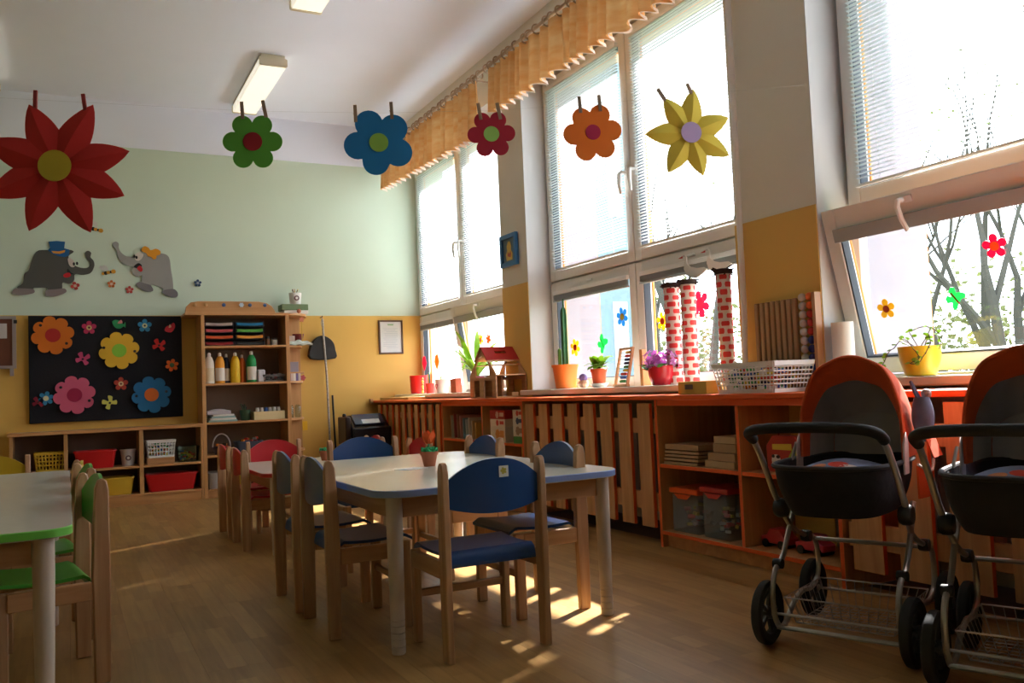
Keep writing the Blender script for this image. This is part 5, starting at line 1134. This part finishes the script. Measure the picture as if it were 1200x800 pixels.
# black felt board, top edge leaning off the wall
t = T('felt_board', 'large black felt board with fabric flowers on the back wall', 'board', (.34, YB-.06, 1.235), rot=(R(1.2), 0, R(1.2)))
O('board', MB().box(-.635, .635, 0, .03, -.475, .475), M_blackf, t, bevel=.004)
o = O('frame_edge', MB().box(-.636, .636, .0301, .038, -.476, .476), M_black, t)
m = MB()
rn = random.Random(3)
YBd = YB-.078
def bf(x, z, r_, n, c1, c2, l, c3=None, **k): return fl(x, z, r_, n, C('bf_%s' % l[:10], c1, .8), C('bc_%s' % l[:10], c2, .8), l, YBd, c3 and C('bd_%s' % l[:10], c3), tag_='felt flower', **k)
for x, z, c1, c2, l in ((-.105, 1.535, (.62, .15, .01), (.42, .02, .015), 'large orange felt flower at the top left of the black board'), (.430, 1.390, (.72, .42, .03), (.25, .55, .05), 'large yellow felt flower with a green centre on the black board'),
                     (.060, .998, (.58, .10, .18), (.32, .01, .05), 'large pink felt flower at the bottom left of the black board'), (.697, .975, (.015, .13, .30), (.60, .13, .02), 'large blue felt flower with an orange centre on the black board')):
    t = bf(x, z, .172, 8, c1, c2, l, inner=.78, ph=.2, th=.012)
    for a in (2.5, -.5): flat(t, 'button', circ(.13*math.cos(a+x), .13*math.sin(a+x), .013, 8), .0121, .018, M_black)
bf(.185, 1.602, .062, 5, (.50, .03, .10), (.65, .50, .20), 'small pink felt flower at the top of the black board', (.1, .02, .02)); bf(.650, 1.618, .062, 5, (.03, .22, .42), (.65, .62, .35), 'small blue felt flower at the top right of the board', (.05, .03, .05))
bf(.880, 1.245, .060, 6, (.60, .10, .01), (.05, .10, .03), 'small orange felt flower at the right edge of the board'); bf(.440, 1.085, .062, 5, (.36, .04, .02), (.60, .48, .25), 'small brick-red felt flower near the bottom centre of the board', (.1, .02, .02))
bf(-.165, .978, .062, 6, (.03, .22, .42), (.55, .10, .02), 'small blue felt flower beside the large pink one')
def bfly(x, z, r_, c, l, ph=0, kind='felt butterfly'):
    t = T('felt_butterfly', l, kind, (x, YBd, z), rot=(0, ph, 0)); flat(t, 'wings', blob([(0, -.25*r_), (.6*r_, -.7*r_), (.95*r_, -.2*r_), (.45*r_, .05*r_), (.8*r_, .55*r_), (.4*r_, 1*r_), (0, .3*r_), (-.45*r_, .95*r_), (-.9*r_, .5*r_), (-.45*r_, .05*r_), (-.9*r_, -.25*r_), (-.55*r_, -.75*r_)]), 0, .006, C('by_'+l[:9], c, .8)); flat(t, 'button', circ(0, 0, r_*.17, 8), .0061, .012, M_black)
bfly(.130, 1.318, .062, (.55, .06, .16), 'pink felt butterfly below the small pink flower', .4); bfly(.770, 1.432, .062, (.50, .02, .015), 'red felt butterfly at the right of the board', .3); bfly(.345, .915, .062, (.62, .60, .12), 'pale yellow felt butterfly at the bottom of the board', -.6); bfly(-.225, .945, .05, (.22, .01, .03), 'dark red felt butterfly tucked behind the small blue flower', .2)
t = T('felt_fish', 'small green felt fish at the top of the board', 'felt fish', (.43, YBd, 1.632)); flat(t, 'body', blob([(-.055, .02), (-.03, -.03), (.01, -.04), (.04, -.02), (.055, -.03), (.055, .02), (.04, .0), (.01, .03), (-.03, .04)]), 0, .006, C('felt_gr2', (.03, .28, .10), .8)); flat(t, 'fin', blob([(-.01, .01), (.02, .04), (.03, .01)]), .0061, .009, C('felt_pk', (.55, .2, .2)))
t = T('felt_ladybird', 'small red felt ladybird at the top right corner of the board', 'felt ladybird', (.868, YBd, 1.600)); flat(t, 'body', blob([(-.045, -.03), (.01, -.045), (.045, .0), (.035, .045), (.0, .02), (-.03, .01)]), 0, .006, C('felt_rd2', (.48, .02, .03), .8)); flat(t, 'spot', blob([(-.01, .0), (.0, .03), (.012, .005)]), .0061, .009, C('felt_cr', (.65, .45, .25)))
# notice board at the left edge
t = T('notice_board', 'brown notice board with a white paper at the left edge', 'notice board', (-.86, YB-.04, 1.475))
O('panel', MB().box(-.44, .44, .005, .02, -.20, .21), C('nb_brown', (.14, .045, .022), .8), t); m = MB()
for a, b, c, e_ in ((-.47, .47, .21, .235), (-.47, .47, -.225, -.20), (.44, .47, -.20, .21), (-.47, -.44, -.20, .21)): m.box(a, b, -.004, .022, c, e_)
O('frame', m, C('nb_frame', (.34, .28, .26), .5), t); O('paper', MB().box(.12, .40, .001, .0045, .04, .17), C('paper2', (.55, .50, .47)), t, rz=0); O('hook', MB().box(.452, .478, -.012, -.0045, .17, .20), M_black, t); O('foot_clip', MB().box(.42, .45, -.01, .02, -.29, -.226), C('nb_frame', (.34, .28, .26), .5), t)
# certificate
t = T('certificate', 'white certificate in a thin dark frame on the yellow wall', 'picture', (3.073, YB-.006, 1.492)); m = MB()
for a, b, c, e_ in ((-.135, -.118, -.18, .18), (.118, .135, -.18, .18), (-.118, .118, .163, .18), (-.118, .118, -.18, -.163)): m.box(a, b, -.022, -.001, c, e_)
O('frame', m, C('cert_frame', (.10, .05, .03), .4), t, bevel=.002); O('sheet', MB().box(-.118, .118, -.010, -.002, -.163, .163), C('cert_sheet', (.62, .64, .66), .4), t)
O('green_mark', MB().prism([(-.03, .125), (.03, .125), (.035, .14), (-.035, .14)], -.0115, -.0102, 'xz'), C('cert_green', (.25, .42, .25)), t); O('nail', MB().tube([(0, -.02, .19), (0, 0, .19)], .003, 6), M_grey, t)
m = MB(); rn = random.Random(6)
for k in range(13):
    z = .09-k*.017; L_ = rn.uniform(.05, .095); m.box(-L_, rn.uniform(.04, .09), -.0112, -.0102, z, z+.0035)
O('text_lines', m, C('cert_text', (.40, .44, .52)), t, smooth=0)['kind'] = 'stuff'
# dustpan on a pole
t = T('dustpan', 'black long-handled dustpan hanging on the yellow wall', 'dustpan', (2.32, YB-.055, 1.70))
O('pan', MB().prism(blob([(-.125, -.425), (.125, -.425), (.13, -.34), (.11, -.26), (.05, -.205), (-.02, -.19), (-.09, -.235), (-.13, -.31)], 3), -.035, .035, 'xz'), C('pan_black', (.012, .012, .014), .5), t, bevel=.008, seg=2)
M_pole = mat('pole_tape', (.42, .38, .34), .5, .9, 60)
O('pole', MB().tube([(0, -.042, -.02), (.005, -.043, -.2), (.03, -.03, -.6), (.05, -.02, -1.46)], .011, 8), M_pole, t); O('hanging_loop', MB().tube([(0, -.03, -.12), (-.014, -.03, -.06), (0, -.03, 0), (.014, -.03, -.06), (0, -.03, -.12)], .0035, 6), C('loop_grey', (.55, .52, .48)), t); O('hook', MB().tube([(0, .05, .0), (0, -.038, .0), (0, -.04, .012)], .004, 6), M_black, t)
t = T('hand_brush', 'thin black broom stick beside the dustpan pole', 'broom', (2.43, YB-.06, 0)); O('stick', MB().tube([(0, 0, .18), (-.012, .03, .90)], .010, 8), M_black, t)
O('broom_head', MB().box(-.12, .12, -.022, .022, .10, .18), M_black, t, bevel=.006)
m = MB(); rn = random.Random(8)
for k in range(70): x_ = rn.uniform(-.11, .11); y_ = rn.uniform(-.018, .018); m.tube([(x_, y_, .0995), (x_*1.08, y_*1.5, .001)], .0022, 4)
O('bristles', m, M_dark, t)['kind'] = 'stuff'
# black machine in the corner
t = T('laser_printer', 'black office printer with a glossy sloping top in the corner', 'printer', (2.66, 8.22, .38))
O('body', MB().prism([(-.02, 0), (.34, 0), (.34, .295), (.20, .31), (.04, .20), (-.02, .19)], -.18, .21, 'yz'), C('prn_black', (.012, .012, .016), .25), t, bevel=.015, seg=2)
O('sloping_panel', MB().prism([(.052, .2145), (.192, .3115), (.186, .320), (.046, .223)], -.14, .17, 'yz'), C('prn_gloss', (.03, .04, .10), .08, spec=.9), t, bevel=.003)
O('output_tray', MB().prism([(.055, .226), (.11, .264), (.107, .268), (.052, .230)], -.06, .12, 'yz'), C('prn_white', (.70, .70, .74), .15), t); O('side_cover', MB().box(-.235, -.1805, .06, .33, .02, .30), C('prn_brown', (.04, .025, .02), .4), t, bevel=.01)
O('knob', MB().lathe([(.018, 0), (.022, .012), (.014, .03)], 12, c=(-.21, .18, .3005)), M_black, t)
t = T('printer_stand', 'low dark stand under the black printer', 'stand', (2.66, 8.42, 0)); O('top_board', MB().box(-.23, .215, -.22, .20, .355, .3795), M_dark, t, bevel=.003)
for a in (-.21, .19):
    for b_ in (-.20, .18): O('leg', MB().box(a-.012, a+.012, b_-.012, b_+.012, 0, .3545), M_dark, t)

# ================================================================== DOLL PRAMS
def make_pram(label, loc, rz):
    t = T('doll_pram', label, 'doll pram', loc, rz, 'doll prams')
    # local x = forward (away from the handle), y = left
    HW = .215
    M_foam = C('grip_foam', (.014, .013, .013), .7)
    g = [(-.225, .236, .690), (-.27, .233, .712), (-.315, .19, .728), (-.33, .10, .735), (-.33, -.07, .735), (-.315, -.155, .728), (-.27, -.186, .712), (-.225, -.190, .690)]
    gp = []
    for i in range(len(g)-1):
        p0, p1, p2, p3 = [Vector(g[min(max(i+j-1, 0), len(g)-1)]) for j in range(4)]
        for s_ in range(5):
            u = s_/5; gp.append(.5*((2*p1)+(-p0+p2)*u+(2*p0-5*p1+4*p2-p3)*u*u+(-p0+3*p1-3*p2+p3)*u**3))
    gp.append(Vector(g[-1])); O('grip', MB().tube(gp, .0175, 12), M_foam, t)
    for s_ in (1, -1):
        def Y3(L): return [(a, s_*b, c) for a, b, c in L]
        def sm(L):
            out = []
            for i in range(len(L)-1):
                p0, p1, p2, p3 = [Vector(L[min(max(i+j-1, 0), len(L)-1)]) for j in range(4)]
                for q in range(4):
                    u = q/4; out.append(.5*((2*p1)+(-p0+p2)*u+(2*p0-5*p1+4*p2-p3)*u*u+(-p0+3*p1-3*p2+p3)*u**3))
            return out+[Vector(L[-1])]
        O('handle_tube', MB().tube(sm([(a, b+.024*(c-.44)/.25, c) for a, b, c in Y3([(-.235, .212, .692), (-.205, .213, .66), (-.165, .213, .59), (-.13, .212, .51), (-.10, .210, .46)])]), .0105, 10), M_metal, t)
        O('joint', MB().lathe([(.028, -.02), (.033, -.01), (.033, .01), (.028, .02)], 14, X=Matrix.Translation((-.10, s_*.205, .445)) @ Matrix.Rotation(R(90), 4, 'X')), M_black, t)
        O('side_frame', MB().tube(sm(Y3([(-.10, .205, .44), (-.03, .20, .37), (.08, .20, .325), (.17, .20, .30), (.20, .20, .24), (.19, .20, .165), (.12, .20, .13), (.03, .20, .135), (-.06, .20, .105), (-.12, .20, .055+.01), (-.175, .20, .055), (-.215, .20, .10), (-.225, .20, .18), (-.20, .20, .24), (-.165, .20, .265)])), .0095, 8), M_metal, t)
        O('strut', MB().tube(sm(Y3([(.02, .195, .47), (-.06, .20, .36), (-.12, .20, .285), (-.165, .20, .262)])), .0095, 8), M_metal, t)
        O('clip', MB().lathe([(.016, -.016), (.018, 0), (.016, .016)], 10, X=Matrix.Translation((-.165, s_*.20, .265)) @ Matrix.Rotation(R(90), 4, 'X')), M_black, t)
        O('clip', MB().lathe([(.02, -.016), (.022, 0), (.02, .016)], 10, X=Matrix.Translation((.10, s_*.20, .318)) @ Matrix.Rotation(R(90), 4, 'X')), M_black, t)
        for ax in (-.20, .22):
            W_ = O('wheel', MB().lathe([(.070, -.014), (.094, -.019), (.104, -.012), (.106, 0), (.104, .012), (.094, .019), (.070, .014), (.066, 0), (.070, -.014)], 32, caps=False, X=Matrix.Rotation(R(90), 4, 'X')), C('tyre', (.012, .012, .012), .7), t, (ax, s_*.232, .106))
            m = MB(); m.lathe([(.020, -.018), (.022, 0), (.020, .018)], 12, X=Matrix.Rotation(R(90), 4, 'X'))
            for k in range(5):
                a = 2*PI*k/5; m.tube([(.016*math.cos(a), 0, .016*math.sin(a)), (.069*math.cos(a), 0, .069*math.sin(a))], .009, 6)
            O('hub', m, C('hub_dark', (.05, .05, .055), .35), W_); O('hub_cap', MB().lathe([(.012, .0185), (.010, .024), (.003, .026)], 10, X=Matrix.Rotation(R(90*s_), 4, 'X')), C('cap_grey', (.35, .33, .30), .3), W_)
    for ax, z in ((.17, .298), (-.20, .062)): O('cross_bar', MB().tube([(ax, .2, z), (ax, -.2, z)], .008, 8), M_metal, t)
    for ax in (-.20, .22): O('axle', MB().tube([(ax, .225, .106), (ax, -.225, .106)], .005, 8), M_metal, t)
    # wire basket
    m = MB(); ins = .012
    lo, hi = .07, .155
    for z, k in ((hi, 1), (lo, .85)): m.tube([(-.17*k, .185*k, z), (.17*k, .185*k, z), (.17*k, -.185*k, z), (-.17*k, -.185*k, z)], .0028, 5, closed=True)
    for i in range(13):
        y = -.185+.37*i/12; m.tube([(-.17, y, hi), (-.145, y*.85, lo), (.145, y*.85, lo), (.17, y, hi)], .0016, 4)
    for i in range(9):
        x = -.14+.28*i/8; m.tube([(x*1.15, .185, hi), (x, .157, lo), (x, -.157, lo), (x*1.15, -.185, hi)], .0016, 4)
    O('wire_basket', m, M_wire, t)
    # bassinet shell
    def rim(a):  # rounded rectangle direction
        c, s_ = math.cos(a), math.sin(a); p = 3.2; k = (abs(c)**p+abs(s_)**p)**(-1/p); return c*k, s_*k
    def shell(u, v):
        a = 2*PI*u; cx, cy = rim(a); f = 1-.22*(1-v)**2.2; return (.02+.285*cx*f, 0.020+.188*cy*f, .435+.165*v+.02*(cx > .3)*v*0)
    m = MB(); m.grid(shell, 40, 8); m.grid(lambda u, v: (shell(u, .0)[0]*(1-v)+.02*v, shell(u, 0)[1]*(1-v)+.02*v, .435-.022*math.sin(v*PI/2)), 40, 4)
    m.grid(lambda u, v: (.02+(shell(u, 1-v*.6)[0]-.02)*.955, (shell(u, 1-v*.6)[1]-.02)*.94+.02, .60-v*.07), 40, 3)
    O('bassinet', m, mat('navy_black_cloth', (.010, .011, .016), .85, .3, 30, .3), t, smooth=60)
    O('rim_piping', MB().tube([(.02+.288*rim(a)[0], 0.02+.191*rim(a)[1], .60) for a in [2*PI*i/48 for i in range(48)]], .009, 8, closed=True), C('rim_black', (.02, .02, .025), .7), t)
    # blanket with print
    bl = O('blanket', MB().plate(lambda a, b: (-.20+.39*a, (-.13+.30*b), .555+.055*math.sin(a*PI)**.6*math.sin(b*PI)**.6), 12, 10, (0, 0, -.012)), mat('blanket_blue', (.20, .26, .42), .9, .25, 14, .3), t, smooth=60)
    for k, (a, b, r_, c) in enumerate(((-.10, .0, .028, (.55, .05, .03)), (-.12, -.045, .03, (.62, .55, .48)), (-.12, .06, .022, (.55, .20, .08)))):
        O('blanket_print', MB().grid(lambda u, v: (a+r_*v*math.cos(2*PI*u), b+r_*v*math.sin(2*PI*u)*1.2, .5568+.055*max(0, math.sin(PI*min(1, max(0, (a+r_*v*math.cos(2*PI*u)+.20)/.39))))**.6*max(0, math.sin(PI*min(1, max(0, (b+r_*v*math.sin(2*PI*u)*1.2+.13)/.30))))**.6), 14, 2), C('bp%d' % k, c, .9), bl)
    # hood: dome opening toward the handle
    def hood(u, v, k=1.0):  # u: front->back, v: around arch
        th = PI*v; lean = .04+.27*u
        hw = .172*k*(1-.10*u**3); ht = (.345*k)*(1-.06*u-.55*max(0, u-.45)**1.6/.38)
        x = -.005+lean*1.0+(.03*(1-u))*math.sin(th)
        zz = ht*abs(math.sin(th))**.62*(1 if math.sin(th) >= 0 else -1); yy = hw*(abs(math.cos(th))**.85)*(1 if math.cos(th) > 0 else -1)
        crease = .006*math.sin(th*9)*(u < .25)
        return (x, yy, .61+max(0, zz)+crease*.5)
    O('hood', MB().grid(lambda a, b: hood(a, b), 14, 30), M_orf, t, smooth=60)
    O('hood_back', MB().grid(lambda a, b: tuple(Vector(hood(1, b)).lerp(Vector((hood(1, .5)[0]+.004, hood(1, b)[1]*.5, .61)), a)), 4, 30), M_orf, t, smooth=60)
    O('hood_lining', MB().grid(lambda a, b: hood(.17+a*.80, b, .955-.03*math.sin(a*PI)*abs(math.sin(b*14))), 12, 30), M_greyf, t, smooth=60)
    O('hood_lining_back', MB().grid(lambda a, b: tuple(Vector(hood(.965, b, .94)).lerp(Vector((hood(.965, .5)[0], hood(.965, b)[1]*.4, .60)), a)), 4, 24), M_greyf, t, smooth=60)
    # orange inside band: arch 3.5 cm wide set just inside the opening
    def band(a, b):
        p = Vector(hood(.0+a*.17, b, 1.0)); q = Vector(hood(0, b, 1)); c = Vector((p.x, 0, .61)); ins_ = .0+.17*a**.7*abs(math.sin(PI*b))**.8+.06*a
        return tuple(p.lerp(c, ins_))
    O('hood_front_band', MB().grid(band, 5, 40), M_orf, t, smooth=60)
    O('hood_piping', MB().tube([hood(0, i/40) for i in range(41)], .007, 6), M_orf, t)
    for s_ in (1, -1): O('hood_hinge', MB().prism([(.0, .56), (.05, .56), (.06, .66), (.04, .70), (.01, .66)], s_*.176, s_*.183, 'xz'), M_greyf, t, bevel=.002)
    O('strap', MB().tube([(.05, .197, .66), (.02, .205, .60), (-.02, .20, .56)], .006, 6), C('strap_grey', (.30, .28, .26)), t)
    # orange footwell flap on the camera's right, with pale piping
    fp = O('side_pocket', MB().plate(lambda a, b: (.10+.20*a, -.197-.014*math.sin(a*PI), .47+(.115-.03*math.sin(a*PI))*b), 8, 5, (0, .006, 0)), M_orf, t, smooth=60)
    O('pocket_piping', MB().tube([(.10+.20*i/8, -.197-.014*math.sin(i/8*PI), .585-.03*math.sin(i/8*PI)) for i in range(9)], .005, 6), C('piping_white', (.6, .56, .52)), fp)
    return t
A_loc, B_loc = (2.372, 2.105, 0), (2.475, 1.545, 0)
pr = make_pram('dark doll pram with an orange hood and a denim bag at its side', A_loc, R(23))
bpy.context.view_layer.update(); index_kids()
dup(pr, B_loc, R(23), 'dark doll pram with an orange hood at the right edge of the picture')
t = T('denim_bag', 'small blue denim bag hanging on the side of the nearer-left pram hood', 'bag', (2.585, 1.965, .62), R(23))
O('pouch', MB().grid(lambda a, b: (.045*math.cos(2*PI*a)*(.35+.65*math.sin(PI*(.15+.8*(1-b)))), -.0+.035*math.sin(2*PI*a)*(.35+.65*math.sin(PI*(.15+.8*(1-b)))), .04+.15*b), 20, 8), mat('denim', (.09, .13, .21), .9, .35, 22, .4), t, smooth=60)
O('orange_flap', MB().plate(lambda a, b: (-.05+.11*a, -.02-.02*b, .05-.06*b), 4, 3, (0, .004, 0)), M_orf, t)
for k in (-1, 1): O('strap', MB().tube([(.02*k, 0, .16), (.012*k, .02, .21), (-.01, .03, .245)], .005, 6), mat('denim', (.09, .13, .21), .9), t)
O('knot', MB().sphere((.02, -.01, .20), .018, 8, 6), C('strap_grey', (.30, .28, .26)), t)
